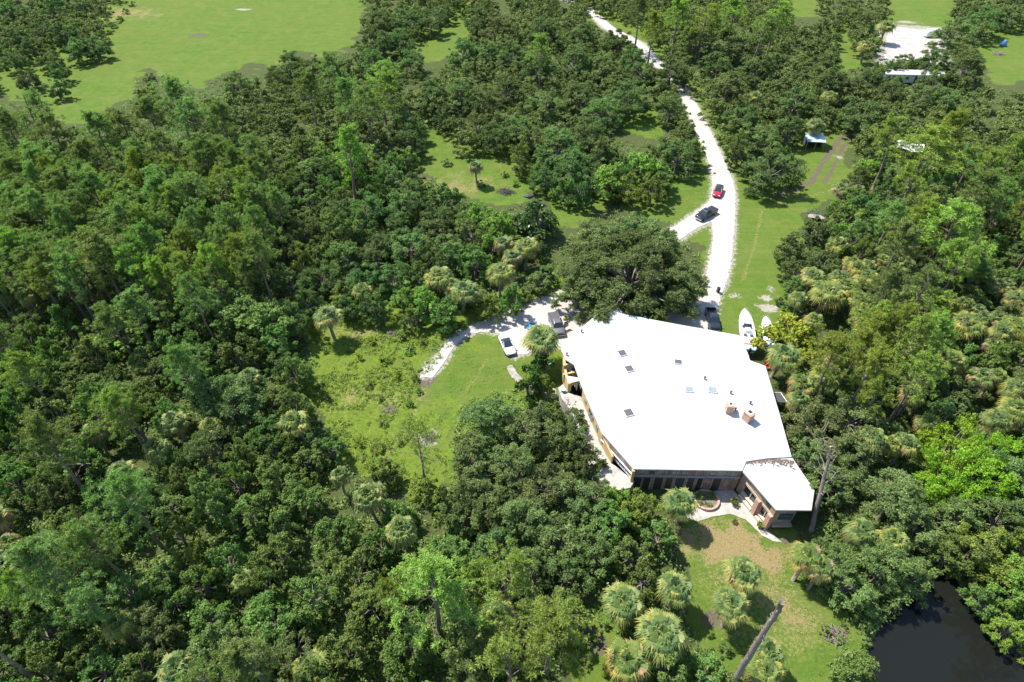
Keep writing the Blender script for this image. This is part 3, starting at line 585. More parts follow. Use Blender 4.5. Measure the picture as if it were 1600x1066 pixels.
for k in range(28):
    a, b_ = rr_[k], rr_[(k+1) % 28]; mb.prism([(a[0]*.95, a[1]*.95), (b_[0]*.95, b_[1]*.95), (b_[0]*.84, b_[1]*.84), (a[0]*.84, a[1]*.84)], 0, .34)
mb.build('rim', M['turq'], o); mb = MB(); mb.prism([(x*.84, y*.84) for x, y in rr_], .02, .22); mb.build('liner', M['bluetarp'], o)
p = P(1121.5, 457); o = empty('trash_can', p); tag(o, 'black wheeled trash can standing at the end of the white road', 'trash can')
mb = MB(); mb.loft([[(-.26*a, -.28*a, z), (.26*a, -.28*a, z), (.26*a, .3*a, z), (-.26*a, .3*a, z)] for a, z in ((.8, .05), (1, 1.0))]); mb.build('bin', M['blackplastic'], o, bevel=.03)
mb = MB(); mb.loft([[(-.29*a, -.32*a, z), (.29*a, -.32*a, z), (.29*a, .35*a, z), (-.29*a, .35*a, z)] for a, z in ((1, 1.0), (.9, 1.09))]); mb.build('lid', M['blackplastic'], o, bevel=.02)
for s_ in (-.24, .24): mb = MB(); mb.tube([(s_-.03, .3, .12), (s_+.03, .3, .12)], .12, 12); mb.build('wheel', M['tyre'], o)
def chair(px, label, mat, rz):
    o = empty('garden_chair', P(*px), rz); tag(o, label, 'chair')
    mb = MB(); mb.box(-.27, .27, -.25, .25, .38, .43); mb.build('seat', M[mat], o, bevel=.01); mb = MB(); mb.hexa([(-.27, .23, .43), (.27, .23, .43), (.27, .28, .43), (-.27, .28, .43), (-.25, .38, 1.), (.25, .38, 1.), (.25, .43, 1.), (-.25, .43, 1.)]); mb.build('backrest', M[mat], o, bevel=.02)
    for sx in (-1, 1):
        mb = MB(); mb.tube([(sx*.3, -.22, .6), (sx*.3, .26, .62)], .03, 6); mb.build('armrest', M[mat], o)
        for sy in (-1, 1): mb = MB(); mb.tube([(sx*.26, sy*.22, 0), (sx*.25, sy*.22, .4)], .025, 6); mb.build('leg', M[mat], o)
chair((1196, 572), 'red garden chair, upper one of two beside the palm trunk east of the house', 'redplastic', .6); chair((1199, 577), 'red garden chair, lower one of two beside the palm trunk east of the house', 'redplastic', .2)
p = P(1174, 571); mb = MB(); mb.tube([(0, 0, 0), (0, 0, .5)], [.3, .4], 14); o = mb.build('bucket', M['blackplastic']); o.location = p; tag(o, 'black round bucket behind the stern of the big boat', 'bucket')
LB = P(1212, 636)
o = empty('lean_to', LB, .2); o.scale = (.62, .62, 1); tag(o, 'small lean-to with a dark roof and white frame against the east wall', 'lean-to')
mb = MB(); mb.hexa([(-1.3, -1.6, 2.3), (1.2, -1.6, 1.9), (1.2, 1.6, 1.9), (-1.3, 1.6, 2.3), (-1.3, -1.6, 2.38), (1.2, -1.6, 1.98), (1.2, 1.6, 1.98), (-1.3, 1.6, 2.38)]); mb.build('roof', M['darkgrey'], o)
for a, b_ in (((-1.3, 1.62), (1.25, 1.62)), ((1.25, 1.62), (1.25, -1.62))): mb = MB(); mb.tube([(a[0], a[1], 2.36 if a[0] < 0 else 1.97), (b_[0], b_[1], 1.97)], .09, 6); mb.build('edge_rail', M['whitepaint'], o)
for x, y in ((1.2, 1.6), (1.2, -1.6)): mb = MB(); mb.tube([(x, y, 0), (x, y, 1.95)], .06, 6); mb.build('post', M['whitepaint'], o)
# ------------------------------------------------------------------ vehicles.  local x = forward
def heading(rear, front):
    a, b_ = P(*rear), P(*front); return math.atan2(b_[1]-a[1], b_[0]-a[0])
def wheel(parent, x, y, r_, w_=.22):
    mb = MB(); mb.disc_y(x, y, r_, r_, w_); t_ = mb.build('wheel', M['tyre'], parent)
    mb = MB(); mb.disc_y(x, y+(.02 if y > 0 else -.02), r_, r_*.62, w_); mb.build('rim', M['rim'], t_)
def ringx(x, hw, z0, z1, zb, tuck=.06, cr=.12):
    """rounded body section at station x: sill z0, shoulder zb, deck z1"""
    return [(x, -hw+tuck, z0), (x, -hw, z0+.12), (x, -hw, zb-.05), (x, -hw+cr*.4, zb), (x, -hw+cr+.1, z1), (x, hw-cr-.1, z1), (x, hw-cr*.4, zb), (x, hw, zb-.05), (x, hw, z0+.12), (x, hw-tuck, z0)]
def cabin(o, x0, x1, x2, x3, hw, zb, zr, mat, inset=.22, roof=None):
    """x0 rear base, x1 rear roof, x2 front roof, x3 front base"""
    mb = MB(); b0 = [(x0, -hw, zb), (x3, -hw, zb), (x3, hw, zb), (x0, hw, zb)]; t0 = [(x1, -hw+inset, zr-.06), (x2, -hw+inset, zr-.06), (x2, hw-inset, zr-.06), (x1, hw-inset, zr-.06)]
    mb.hexa(b0+t0); mb.build('windows', M['glass'], o, bevel=.03)
    mb = MB(); k = .02; xm = (x1+x2)/2; hi = hw-inset
    mb.loft([[(x1-k, -hi-k, zr-.07), (x1-k, hi+k, zr-.07), (x1+.12, hi-.12, zr), (x1+.12, -hi+.12, zr)], [(xm, -hi-k, zr-.05), (xm, hi+k, zr-.05), (xm, hi-.12, zr+.03), (xm, -hi+.12, zr+.03)], [(x2+k, -hi-k, zr-.07), (x2+k, hi+k, zr-.07), (x2-.12, hi-.12, zr), (x2-.12, -hi+.12, zr)]])
    mb.build('roof', roof or mat, o, bevel=.03)
    for sy in (-1, 1):
        for (xa, xb) in ((x0, x1), (x3, x2), ((x0*.55+x3*.45), (x1*.5+x2*.5))):
            mb = MB(); mb.tube([(xa, sy*hw, zb-.02), (xb, sy*hi, zr-.05)], .055, 5); mb.build('pillar', mat, o)
def lights(o, xf, xr, hw, zf, zr_):
    for sy in (-1, 1):
        mb = MB(); mb.box(xf-.16, xf+.015, sy*(hw-.28)-.2, sy*(hw-.28)+.2, zf-.1, zf+.09); mb.build('headlight', M['lamp'], o, bevel=.04)
        mb = MB(); mb.box(xr-.015, xr+.1, sy*(hw-.2)-.16, sy*(hw-.2)+.16, zr_-.1, zr_+.1); mb.build('taillight', M['red_lens'], o, bevel=.02)
def mirrors(o, x, hw, z, mat):
    for sy in (-1, 1): mb = MB(); mb.box(x-.08, x+.1, sy*(hw+.12)-.12, sy*(hw+.12)+.12, z-.08, z+.1); mb.build('mirror', mat, o, bevel=.03)
def sedan(px, h, L, hw, label, mat, tall=0., hatch=False):
    o = empty('parked_car', P(*px), h); tag(o, label, 'car'); l = L/2; z = tall
    st = [(-l, hw*.78, .38, .72+z), (-l+.12, hw*.92, .28, .88+z), (-l*.72, hw, .24, .94+z), (-l*.2, hw, .22, .92+z), (l*.3, hw, .22, .90+z), (l*.62, hw*.98, .24, .82+z), (l-.25, hw*.9, .28, .70+z), (l, hw*.68, .38, .55+z)]
    mb = MB(); mb.loft([ringx(x, w_, a, b_+.05, b_) for x, w_, a, b_ in st]); mb.build('body', mat, o, bevel=.02, smooth=True)
    rear = -l*.93 if hatch else -l*.66
    cabin(o, rear, rear+(.35 if hatch else .75), l*.02, l*.42, hw-.1, .90+z, 1.42+z*1.35, mat, .2, M['glass'])
    mb = MB(); mb.box(l-.1, l+.012, -hw*.45, hw*.45, .36, .5); mb.build('grille', M['blackplastic'], o); mb = MB(); mb.box(-l-.01, -l+.2, -hw*.8, hw*.8, .3, .42); mb.build('bumper', M['blackplastic'], o)
    lights(o, l-.08, -l+.02, hw*.92, .64+z, .74+z); mirrors(o, l*.32, hw-.08, .98+z, mat)
    for x in (-l*.6, l*.62):
        for sy in (-1, 1): wheel(o, x, sy*(hw-.11), .33)
    return o
def pickup(px, h, L, hw, label, mat, open_door=False, cover=False):
    o = empty('pickup_truck', P(*px), h); tag(o, label, 'pickup truck'); l = L/2
    bx = -l*.18    # front end of the bed
    mb = MB(); mb.loft([ringx(x, w_, a, b_+.04, b_) for x, w_, a, b_ in [(bx, hw, .42, 1.06), (0, hw, .4, 1.06), (l*.35, hw, .4, 1.08), (l*.72, hw*.99, .42, 1.06), (l-.12, hw*.93, .45, 1.0), (l, hw*.86, .5, .88)]]); mb.build('body', mat, o, bevel=.02, smooth=True)
    mb = MB(); mb.box(-l, bx-.02, -hw+.02, hw-.02, .45, .62); mb.box(-l, bx-.02, -hw+.02, -hw+.14, .62, 1.1); mb.box(-l, bx-.02, hw-.14, hw-.02, .62, 1.1); mb.box(bx-.12, bx-.02, -hw+.14, hw-.14, .62, 1.1); mb.build('bed', mat, o, bevel=.02)
    mb = MB(); mb.box(-l-.01, -l+.1, -hw+.14, hw-.14, .62, 1.08); mb.build('tailgate', mat, o, bevel=.02)
    if cover: mb = MB(); mb.box(-l+.02, bx-.02, -hw+.06, hw-.06, 1.1, 1.15); mb.build('bed_cover', M[cover], o, bevel=.02)
    else: mb = MB(); mb.box(-l+.1, bx-.12, -hw+.14, hw-.14, .62, .66); mb.build('bed_liner', M['blackplastic'], o)
    cabin(o, bx+.02, bx+.18, l*.33, l*.56, hw-.09, 1.08, 1.82, mat)
    mb = MB(); mb.box(l-.05, l+.03, -hw*.6, hw*.6, .62, .92); g = mb.build('grille', M['blackplastic'], o, bevel=.02)
    mb = MB(); mb.box(l-.08, l+.14, -hw*.92, hw*.92, .42, .58); mb.build('bumper', M['rim'], o, bevel=.04); mb = MB(); mb.box(-l-.14, -l, -hw*.9, hw*.9, .45, .6); mb.build('bumper', M['rim'], o, bevel=.03)
    lights(o, l-.02, -l-.02, hw*.95, .82, .86); mirrors(o, l*.48, hw, 1.2, M['blackplastic'])
    for x in (-l*.62, l*.64):
        for sy in (-1, 1): wheel(o, x, sy*(hw-.13), .4, .28)
    if open_door:
        d_ = MB(); a = math.radians(62); x0, y0 = l*.42, hw; x1, y1 = x0-1.1*math.cos(a), y0+1.1*math.sin(a)
        d_.hexa([(x0, y0, .5), (x1, y1, .5), (x1+.07, y1+.06, .5), (x0+.07, y0+.06, .5), (x0, y0, 1.12), (x1, y1, 1.12), (x1+.07, y1+.06, 1.12), (x0+.07, y0+.06, 1.12)]); dd = d_.build('open_door', mat, o, bevel=.02)
        d_ = MB(); d_.hexa([(x0+.02, y0, 1.12), (x1, y1, 1.12), (x1+.03, y1+.03, 1.12), (x0+.05, y0+.03, 1.12), (x0-.3, y0+.2, 1.7), (x1+.02, y1-.05, 1.7), (x1+.05, y1-.02, 1.7), (x0-.27, y0+.23, 1.7)]); d_.build('door_window', M['glass'], dd)
    return o
sedan((792.5, 543), heading((784, 522), (800, 556)), 4.75, .93, 'white sedan parked nose down at the edge of the lawn', M['p_white'])
pickup((869, 511), heading((863, 487), (877, 526)), 5.6, .98, 'grey pickup truck with its front door open, parked by the big oak', M['p_grey'], open_door=True, cover='darkgrey')
sedan((1121, 303), heading((1126, 292), (1118.5, 312)), 4.6, .93, 'red car standing on the white road above the black pickup', M['p_red'], .1, True)
pickup((1103, 338), heading((1118, 329), (1088, 346)), 5.8, 1.0, 'glossy black pickup truck standing at the fork of the white road', M['p_black'], cover='blackplastic')
pickup((1112, 503), heading((1108, 486), (1116, 522)), 5.5, .97, 'dark blue pickup parked in the shade between the house and the big oak', M['p_navy'])
# boats
def boat(bow, stern, z, hw, label, mast=True, trailer=True):
    a, b_ = P(*bow, z), P(*stern, z); L = np.linalg.norm((a-b_)[:2]); o = empty('motor_boat', ((a[0]+b_[0])/2, (a[1]+b_[1])/2, 0), math.atan2(a[1]-b_[1], a[0]-b_[0])); tag(o, label, 'boat'); l = L/2; zb = z-1.1
    st = [(-l, .92, 0), (-l*.5, 1, 0), (0, 1., 0), (l*.35, .93, .02), (l*.62, .72, .08), (l*.82, .42, .16), (l*.95, .16, .25), (l, .03, .32)]
    ring = lambda x, k, dz: [(x, 0, zb+dz*1.6), (x, -hw*k*.75, zb+.3+dz), (x, -hw*k, z), (x, -hw*k, z+.04), (x, -hw*k*.86, z+.04), (x, -hw*k*.82, z-.05+dz*.1), (x, hw*k*.82, z-.05+dz*.1), (x, hw*k*.86, z+.04), (x, hw*k, z+.04), (x, hw*k, z), (x, hw*k*.75, zb+.3+dz)]
    mb = MB(); mb.loft([ring(*q) for q in st]); mb.build('hull', M['gel'], o, smooth=False)
    mb = MB(); mb.loft([[(x, -hw*k, z-.05), (x, hw*k, z-.05), (x, hw*k*.8, z+h_), (x, -hw*k*.8, z+h_)] for x, k, h_ in [(l*.05, .72, .38), (l*.35, .68, .34), (l*.62, .45, .22), (l*.85, .15, .1)]]); mb.build('foredeck', M['gel'], o, bevel=.04)
    mb = MB(); mb.box(-l*.85, -l*.02, -hw*.72, hw*.72, z-.05, z-.03); mb.build('cockpit_floor', M['skyframe'], o)
    mb = MB(); mb.loft([[(x, -hw*k, z+.0), (x, hw*k, z+.0), (x-dx, hw*k*.85, z+.65), (x-dx, -hw*k*.85, z+.65)] for x, k, dx in [(l*.0, .62, .0), (l*.14, .55, .32)]]); mb.build('windshield', M['glass'], o)
    mb = MB(); mb.box(-l*.25, -l*.08, -.45, .45, z-.03, z+.5); mb.build('console', M['gel'], o, bevel=.05); 
    for sy in (-1, 1): mb = MB(); mb.box(-l*.42, -l*.32, sy*hw*.4-.25, sy*hw*.4+.25, z-.03, z+.45); mb.build('seat', M['bluetrim'], o, bevel=.05)
    mb = MB(); mb.box(-l*.8, -l*.7, -hw*.7, hw*.7, z-.03, z+.35); mb.build('bench', M['gel'], o, bevel=.04)
    for sy in (-1, 1): mb = MB(); mb.tube([(l*.1, sy*hw*.85, z+.04), (l*.12, sy*hw*.82, z+.5), (l*.6, sy*hw*.6, z+.52), (l*.93, sy*.08, z+.55)], .025, 5); mb.build('rail', M['rim'], o)
    mb = MB(); mb.box(-l-.12, -l, -hw*.8, hw*.8, z-.6, z-.2); mb.build('swim_platform', M['turq'], o)
    mb = MB(); mb.loft([[(-l-.5+x, -.2*k, zz), (-l-.5+x, .2*k, zz), (-l-.1+x, .2*k, zz), (-l-.1+x, -.2*k, zz)] for x, k, zz in [(-.1, .5, z-1.0), (-.1, .7, z-.3), (-.2, 1, z-.1), (-.2, 1, z+.35), (-.1, .7, z+.5)]]); mt_ = mb.build('outboard_motor', M['blackplastic'] if mast else M['gel'], o, bevel=.03)
    mb = MB(); mb.tube([(-l-.45, 0, z-1.0), (-l-.75, 0, z-1.0)], [.1, .04], 8); mb.build('propeller', M['rim'], mt_)
    if trailer:
        t_ = empty('boat_trailer', o.location, o.rotation_euler[2]); tag(t_, 'steel trailer carrying the '+('large' if mast else 'small')+' white motor boat', 'trailer')
        mb = MB(); w_ = hw*.7
        for sy in (-1, 1): mb.box(-l*.95, l*.45, sy*w_-.05, sy*w_+.05, .42, .54)
        mb.hexa([(l*.45, -w_, .42), (l+1.1, -.05, .42), (l+1.1, .05, .42), (l*.45, -w_+.1, .42), (l*.45, -w_, .54), (l+1.1, -.05, .54), (l+1.1, .05, .54), (l*.45, -w_+.1, .54)]); mb.hexa([(l*.45, w_-.1, .42), (l+1.1, -.05, .425), (l+1.1, .05, .425), (l*.45, w_, .42), (l*.45, w_-.1, .545), (l+1.1, -.05, .545), (l+1.1, .05, .545), (l*.45, w_, .545)])
        mb.box(-l*.4, -l*.35, -w_, w_, .42, .54); mb.build('frame', M['rim'], t_)
        for x in (-l*.45, -l*.2):
            for sy in (-1, 1): wheel(t_, x, sy*(hw*.86), .33)
    return o
boat((1163, 482), (1171.5, 545), 1.9, 1.28, 'large white motor boat with windshield, bow up beside the white roof')
boat((1196, 494), (1203, 538), 1.25, .95, 'small white motor boat half under the yellow leaved tree', False)
# far sheds, trailer home, tarps
o = empty('metal_shed', P(1269, 230), -.12); tag(o, 'small open shed with a pale blue metal roof beside the grass track', 'shed')
mb = MB(); mb.hexa([(-2.3, -2.0, 2.25), (2.3, -2.0, 2.25), (2.3, 1.9, 2.75), (-2.3, 1.9, 2.75), (-2.3, -2.0, 2.33), (2.3, -2.0, 2.33), (2.3, 1.9, 2.83), (-2.3, 1.9, 2.83)])
for k in range(12): mb.hexa([(-2.2+k*.4, -2.02, 2.34), (-2.15+k*.4, -2.02, 2.34), (-2.15+k*.4, 1.92, 2.84), (-2.2+k*.4, 1.92, 2.84), (-2.2+k*.4, -2.02, 2.38), (-2.15+k*.4, -2.02, 2.38), (-2.15+k*.4, 1.92, 2.88), (-2.2+k*.4, 1.92, 2.88)])
mb.build('roof', M['metalroof'], o); mb = MB(); mb.box(-2.1, 2.1, 1.6, 1.68, 0, 2.7); mb.box(-2.1, -2.02, -1.6, 1.6, 0, 2.3); mb.box(2.02, 2.1, .2, 1.6, 0, 2.5); mb.build('wall', M['darkgrey'], o)
for x, y in ((-2.1, -1.8), (2.1, -1.8), (0, -1.8)): mb = MB(); mb.tube([(x, y, 0), (x, y, 2.3)], .07, 6); mb.build('post', M['trim'], o)
o = empty('canopy_shelter', P(1417, 241), -.5); tag(o, 'white tarp shelter with a sagging roof among the pines, right of the track', 'shelter')
mb = MB(); n_ = 7; zz = lambda i, j: 2.5+.25*math.sin(i*1.3+j)-.9*abs(j-3)/3*.5+.1*math.sin(j*2.2)
g_ = [(-3+i, -2.4+j*.8, zz(i, j)) for i in range(n_) for j in range(n_)]; mb.add(g_+[(a, b_, c_-.05) for a, b_, c_ in g_], [(i*n_+j, i*n_+j+1, (i+1)*n_+j+1, (i+1)*n_+j) for i in range(n_-1) for j in range(n_-1)]+[(49+i*n_+j, 49+i*n_+j+1, 49+(i+1)*n_+j+1, 49+(i+1)*n_+j) for i in range(n_-1) for j in range(n_-1)]); mb.build('tarp_roof', M['tarp'], o)
for x in (-2.9, 2.9):
    for y in (-2.2, 2.2): mb = MB(); mb.tube([(x, y, 0), (x, y, 2.3)], .06, 6); mb.build('post', M['trim'], o)
mb = MB(); mb.box(-1.5, 1.2, .8, 2.1, .0, 1.1); mb.build('storage_box', M['bluetarp'], o, bevel=.05)
o = empty('mobile_home', P(1420, 128), -.06); tag(o, 'long mobile home with a white roof, half hidden by trees below the gravel yard', 'mobile home')
mb = MB(); mb.box(-8.5, 8.5, -2, 2, .4, 2.9); mb.build('wall', M['metalroof'], o); mb = MB(); mb.loft([[(x, -2.3, 2.9), (x, 2.3, 2.9), (x, 0, 3.5)] for x in (-8.8, 8.8)]); mb.build('roof', M['roof'], o)
for x in (-6, -2, 3.2, 6.5):
    mb = MB(); mb.box(x-.6, x+.6, -2.06, -2.0, 1.3, 2.4); w_ = mb.build('window', M['whitepaint'], o); mb = MB(); mb.box(x-.5, x+.5, -2.08, -2.06, 1.4, 2.3); mb.build('pane', M['glass'], w_)
mb = MB(); mb.box(.3, 1.2, -2.07, -2.0, .5, 2.5); mb.build('door', M['dark'], o); mb = MB(); mb.box(-.2, 1.7, -3.4, -2.05, .1, .45); mb.build('step', M['trim'], o)
o = empty('camper_van', P(1456, 58), .1); tag(o, 'white dome-backed camper parked at the right end of the gravel yard', 'camper')
mb = MB(); mb.loft([[(x, -1.1*k, .5), (x, 1.1*k, .5), (x, 1.1*k, 2.1*k2), (x, .7*k, 2.6*k2), (x, -.7*k, 2.6*k2), (x, -1.1*k, 2.1*k2)] for x, k, k2 in [(-3, .85, .8), (-2.6, 1, 1), (2, 1, 1), (2.9, .9, .75), (3.3, .8, .6)]]); mb.build('body', M['p_white'], o, bevel=.05)
mb = MB(); mb.box(2.5, 3.02, -.85, .85, 1.2, 1.7); mb.build('windshield', M['glass'], o)
for x in (-1.8, 2.1):
    for sy in (-1, 1): wheel(o, x, sy*1.02, .38)
def tarpheap(px, r_, label, mat, z=.9, name='tarp_cover', cat='tarp'):
    mb = MB(); n_ = 9; rr = random.Random(int(px[0])); V = [(math.cos(2*math.pi*k/16)*r_*f*(1+.12*math.sin(k*2.1+f*3)), math.sin(2*math.pi*k/16)*r_*f*.7, z*(1-f**2.5)*(1+.2*math.sin(k*1.7))+.02) for f in (1, .8, .5, .2) for k in range(16)]
    mb.add(V, [(i*16+k, i*16+(k+1) % 16, (i+1)*16+(k+1) % 16, (i+1)*16+k) for i in range(3) for k in range(16)]+[tuple(48+k for k in range(16)), tuple(range(15, -1, -1))]); o = mb.build(name, mat, smooth=True); o.location = P(*px); return tag(o, label, cat)
tarpheap((967, 17), 2.6, 'blue tarp heap at the wood edge near the top of the road', M['bluetarp'], 1.6)
tarpheap((1567, 72), 1.2, 'upright blue barrel cover in the shade at the top right', M['bluetarp'], 1.8)
def brushheap(px, r_, z, label, mat='brush', n=90):
    r = np.random.default_rng(int(px[0])); mb = MB()
    for k in range(n):
        a = r.random()*6.28; d = r.random()**.6*r_; c_ = np.array((math.cos(a)*d, math.sin(a)*d*.75, z*(1-(d/r_)**2)*r.uniform(.2, 1)+.05)); v_ = r.normal(0, 1, 3)*np.array((1, 1, .25)); v_ /= np.linalg.norm(v_); L_ = r.uniform(.4, 1.3)*r_*.5
        mb.tube([tuple(c_-v_*L_), tuple(c_+r.normal(0, .08, 3)), tuple(c_+v_*L_)], [.05, .04, .015], 4)
    o = mb.build('brush_heap', M[mat]); o.location = P(*px); return tag(o, label, 'brush heap')
brushheap((790, 300), 1.9, .5, 'low grey brush heap in the small clearing above the glossy tree', 'darkgrey')
brushheap((643, 500), 1.6, .8, 'pale grey brush heap at the north edge of the weedy clearing')
brushheap((1303, 992), 1.3, .6, 'grey root and branch heap on the lawn left of the pond', 'deadwood', 60)
brushheap((612, 522), .8, .4, 'small grey twig heap among the weeds right of the lone palm', 'brush', 40)
brushheap((1560, 85), 2.2, .7, 'grey branch heap on the grass at the top right', 'brush', 60)
brushheap((674, 685), 1.2, .3, 'thin scatter of pale branches under the see-through pine', 'brush', 40)
tarpheap((825, 307), 1.1, 'dark ash heap below the grey brush heap in the clearing', M['darkgrey'], .5, 'ash_heap', 'heap')
o = empty('utility_trailer', P(1275, 342), -.25); tag(o, 'small flat utility trailer with a blue rail at the edge of the lawn', 'trailer')
mb = MB(); mb.box(-1.8, 1.8, -.8, .8, .5, .6); mb.build('deck', M['trim'], o); mb = MB(); mb.box(-1.8, 1.8, .8, .86, .9, 1.0); mb.box(-1.8, -1.74, .78, .86, .6, .9); mb.box(1.74, 1.8, .78, .86, .6, .9); mb.box(-2.0, -1.8, .5, .9, .6, 1.15); mb.build('rail', M['bluetarp'], o)
for sy in (-1, 1): wheel(o, 0, sy*.95, .32)
# ------------------------------------------------------------------ vegetation templates
def unit(v): return v/np.maximum(np.linalg.norm(v, axis=-1, keepdims=True), 1e-6)
def leaf_quads(c, nrm, ln, wd, droop=0., r=rng):
    n = len(c); a = unit(np.cross(nrm, r.normal(size=(n, 3)))); b_ = np.cross(nrm, a)
    ln = np.broadcast_to(ln, (n,))[:, None]*r.uniform(.7, 1.25, (n, 1)); wd = np.broadcast_to(wd, (n,))[:, None]*r.uniform(.75, 1.2, (n, 1))
    tip = c+a*ln*.5; tip[:, 2] -= droop*ln[:, 0]; tail = c-a*ln*.5
    return np.stack([tail, c+b_*wd*.5, tip, c-b_*wd*.5], 1)
def sph(n, r=rng): return unit(r.normal(size=(n, 3)))
def lobe_crown(R, H, base, nl, nleaf, leaf, seed, lobe=(.2, .36), squash=.8, asp=.55, flat=.7, hole=.0, dr=.15, sub=20):
    r = np.random.default_rng(seed); hc = H-base
    d = sph(nl, r); d[:, 2] = np.abs(d[:, 2])*1.15-.42; d = unit(d); fr = r.uniform(.42, .86, nl)**.8
    wob = 1+.22*np.sin(np.arctan2(d[:, 1], d[:, 0])*r.integers(2, 4)+r.random()*6)+.12*r.normal(size=nl)
    lr = r.uniform(*lobe, nl)*R
    ctr = np.stack([d[:, 0]*fr*R*wob, d[:, 1]*fr*R*wob, base+hc*.20+d[:, 2]*fr*hc*.74*r.uniform(.8, 1.12, nl)], -1)
    if hole: keep = r.random(nl) > hole; ctr, lr = ctr[keep], lr[keep]; nl = len(ctr)
    li = r.choice(nl, nleaf, p=lr**2/np.sum(lr**2))
    sd = sph(nl*sub, r).reshape(nl, sub, 3); sd[:, :, 2] = np.abs(sd[:, :, 2])*.9+sd[:, :, 2]*.25; sd = unit(sd)
    sc_ = r.uniform(.28, .5, (nl, sub)); si = r.integers(0, sub, nleaf)
    uu = r.uniform(.15, 1., nleaf)**.75*r.uniform(.75, 1.25, (nl, sub))[li, si]; subc = ctr[li]+sd[li, si]*(lr[li]*uu)[:, None]*np.array((1, 1, squash*1.1)); subc[:, 2] -= .12*lr[li]*uu**3
    off = r.normal(0, .42, (nleaf, 3))*(sc_[li, si]*lr[li]*(1.3-.75*uu))[:, None]; pos = subc+off*np.array((1, 1, flat))
    nrm = unit(.30*unit(off)+.40*unit(pos-ctr[li])+.62*r.normal(size=(nleaf, 3))+np.array((0, 0, .45)))
    Q = leaf_quads(pos, nrm, leaf, leaf*asp, dr, r)
    tl = r.normal(0, .10, nl)[li]+r.normal(0, .09, (nl, sub))[li, si]+r.normal(0, .16, nleaf)+.45
    return Q, np.clip(tl, 0, 1), ctr, lr
def crown_mesh(name, Q, tone, mat):
    me = np_mesh(name, Q, 4, {'tone': tone}); me.materials.append(mat); return me
def mb_mesh(mb, name, mat):
    me = D.meshes.new(name); me.from_pydata(mb.v, [], mb.f); me.update(); me.polygons.foreach_set('use_smooth', [True]*len(me.polygons)); me.materials.append(mat); return me
def limb(mb, a, b_, r0, r1, rr, n=5, wig=.12, seg=4):
    a = np.array(a, float); b_ = np.array(b_, float); L = np.linalg.norm(b_-a); pts = []
    for i in range(seg+1):
        f = i/seg; p = a+(b_-a)*f; p[2] += math.sin(f*math.pi)*L*(.06 if L < 9 else 0)
        if 0 < i < seg: p += rr.normal(0, wig*L/seg, 3)
        pts.append(tuple(p))
    mb.tube(pts, [r0+(r1-r0)*i/seg for i in range(seg+1)], n); return pts
def broad_tree(R, H, seed, mat, leaf, nleaf, nl=26, bark='bark', twigs=0, **kw):
    rr = np.random.default_rng(seed+500); base = kw.pop('base', H*.10)
    fork = (rr.normal(0, .08*R), rr.normal(0, .08*R), kw.pop('fork', H*.25))
    Q, tone, ctr, lr = lobe_crown(R, H, base, nl, nleaf, leaf, seed, **kw)
    mb = MB(); tr = .045*R+.06; limb(mb, (0, 0, -.2), fork, tr*1.4, tr, rr, 8, .05)
    nc_ = min(len(ctr), 18 if R < 10 else 45)
    for c_ in ctr[:nc_]:
        pts = limb(mb, fork, c_+np.array((0, 0, .1)), tr*.5, tr*.12, rr, 5)
    for k in range(twigs):
        c_ = ctr[rr.integers(nc_)]; l_ = lr[rr.integers(len(lr))]; d = sph(1, rr)[0]; d[2] = abs(d[2]); limb(mb, c_, c_+d*l_*rr.uniform(.9, 1.25), .05, .015, rr, 4, .2, 3)
    return crown_mesh('crown', Q, tone, mat), mb_mesh(mb, 'trunk', M[bark]), R, H
def tufts(P0, r, n=24, L=.42, wd=.075):
    """needle tufts: P0 (m,3) centres"""
    m = len(P0); d = sph(m*n, r); d[:, 2] = d[:, 2]*.8+.35; d = unit(d); L_ = L*r.uniform(.7, 1.2, (m*n, 1)); c = np.repeat(P0, n, 0)
    s_ = unit(np.cross(d, r.normal(size=(m*n, 3))))*wd*.5; mid = c+d*L_*.55
    Q = np.stack([c, mid+s_, c+d*L_-np.array((0, 0, .05)), mid-s_], 1); return Q, np.repeat(np.clip(.45+r.normal(0, .16, m), 0, 1), n)+r.normal(0, .08, m*n)
def pine_tree(R, H, seed, nb=34, low=.5, tuft_n=22, per=9, sparse=0.):
    r = np.random.default_rng(seed); mb = MB(); lean = r.normal(0, .03*H, 2)
    top = np.array((lean[0], lean[1], H*.96)); tp = limb(mb, (0, 0, -.3), top, .021*H, .05, r, 8, .03, 7); T = []
    for k in range(nb):
        f = low+(1-low)*(k/nb)**.85; z = H*f; g = (f-low)/(1-low); Lb = R*(.55+.55*math.sin(min(1, g*1.25+.18)*math.pi))*r.uniform(.55, 1.15)*(1 if g < .85 else .6)
        if r.random() < sparse: continue
        a = k*2.4+r.normal(0, .5); el = r.uniform(.1, .6)+g*.5; s0 = np.array((lean[0]*f, lean[1]*f, z)); d = np.array((math.cos(a)*math.cos(el), math.sin(a)*math.cos(el), math.sin(el)))
        e_ = s0+d*Lb; limb(mb, s0, e_, .055*(1.3-g*.8), .02, r, 4, .12, 3)
        q = e_+r.normal(0, 1, (per, 3))*np.array((.36, .36, .16))*Lb*.55-d*r.random((per, 1))*Lb*.35; T.append(q)
        for j in range(2):
            b2 = s0+d*Lb*r.uniform(.4, .7); e2 = e_+r.normal(0, .35*Lb, 3)*np.array((1, 1, .4)); limb(mb, b2, e2, .03, .012, r, 3, .1, 2); T.append(e2+r.normal(0, .22, (4, 3)))
    T = np.concatenate(T); Q, tone = tufts(T, r, tuft_n)
    return crown_mesh('crown', Q, np.clip(tone, 0, 1), M['needle']), mb_mesh(mb, 'trunk', M['pinebark']), R, H
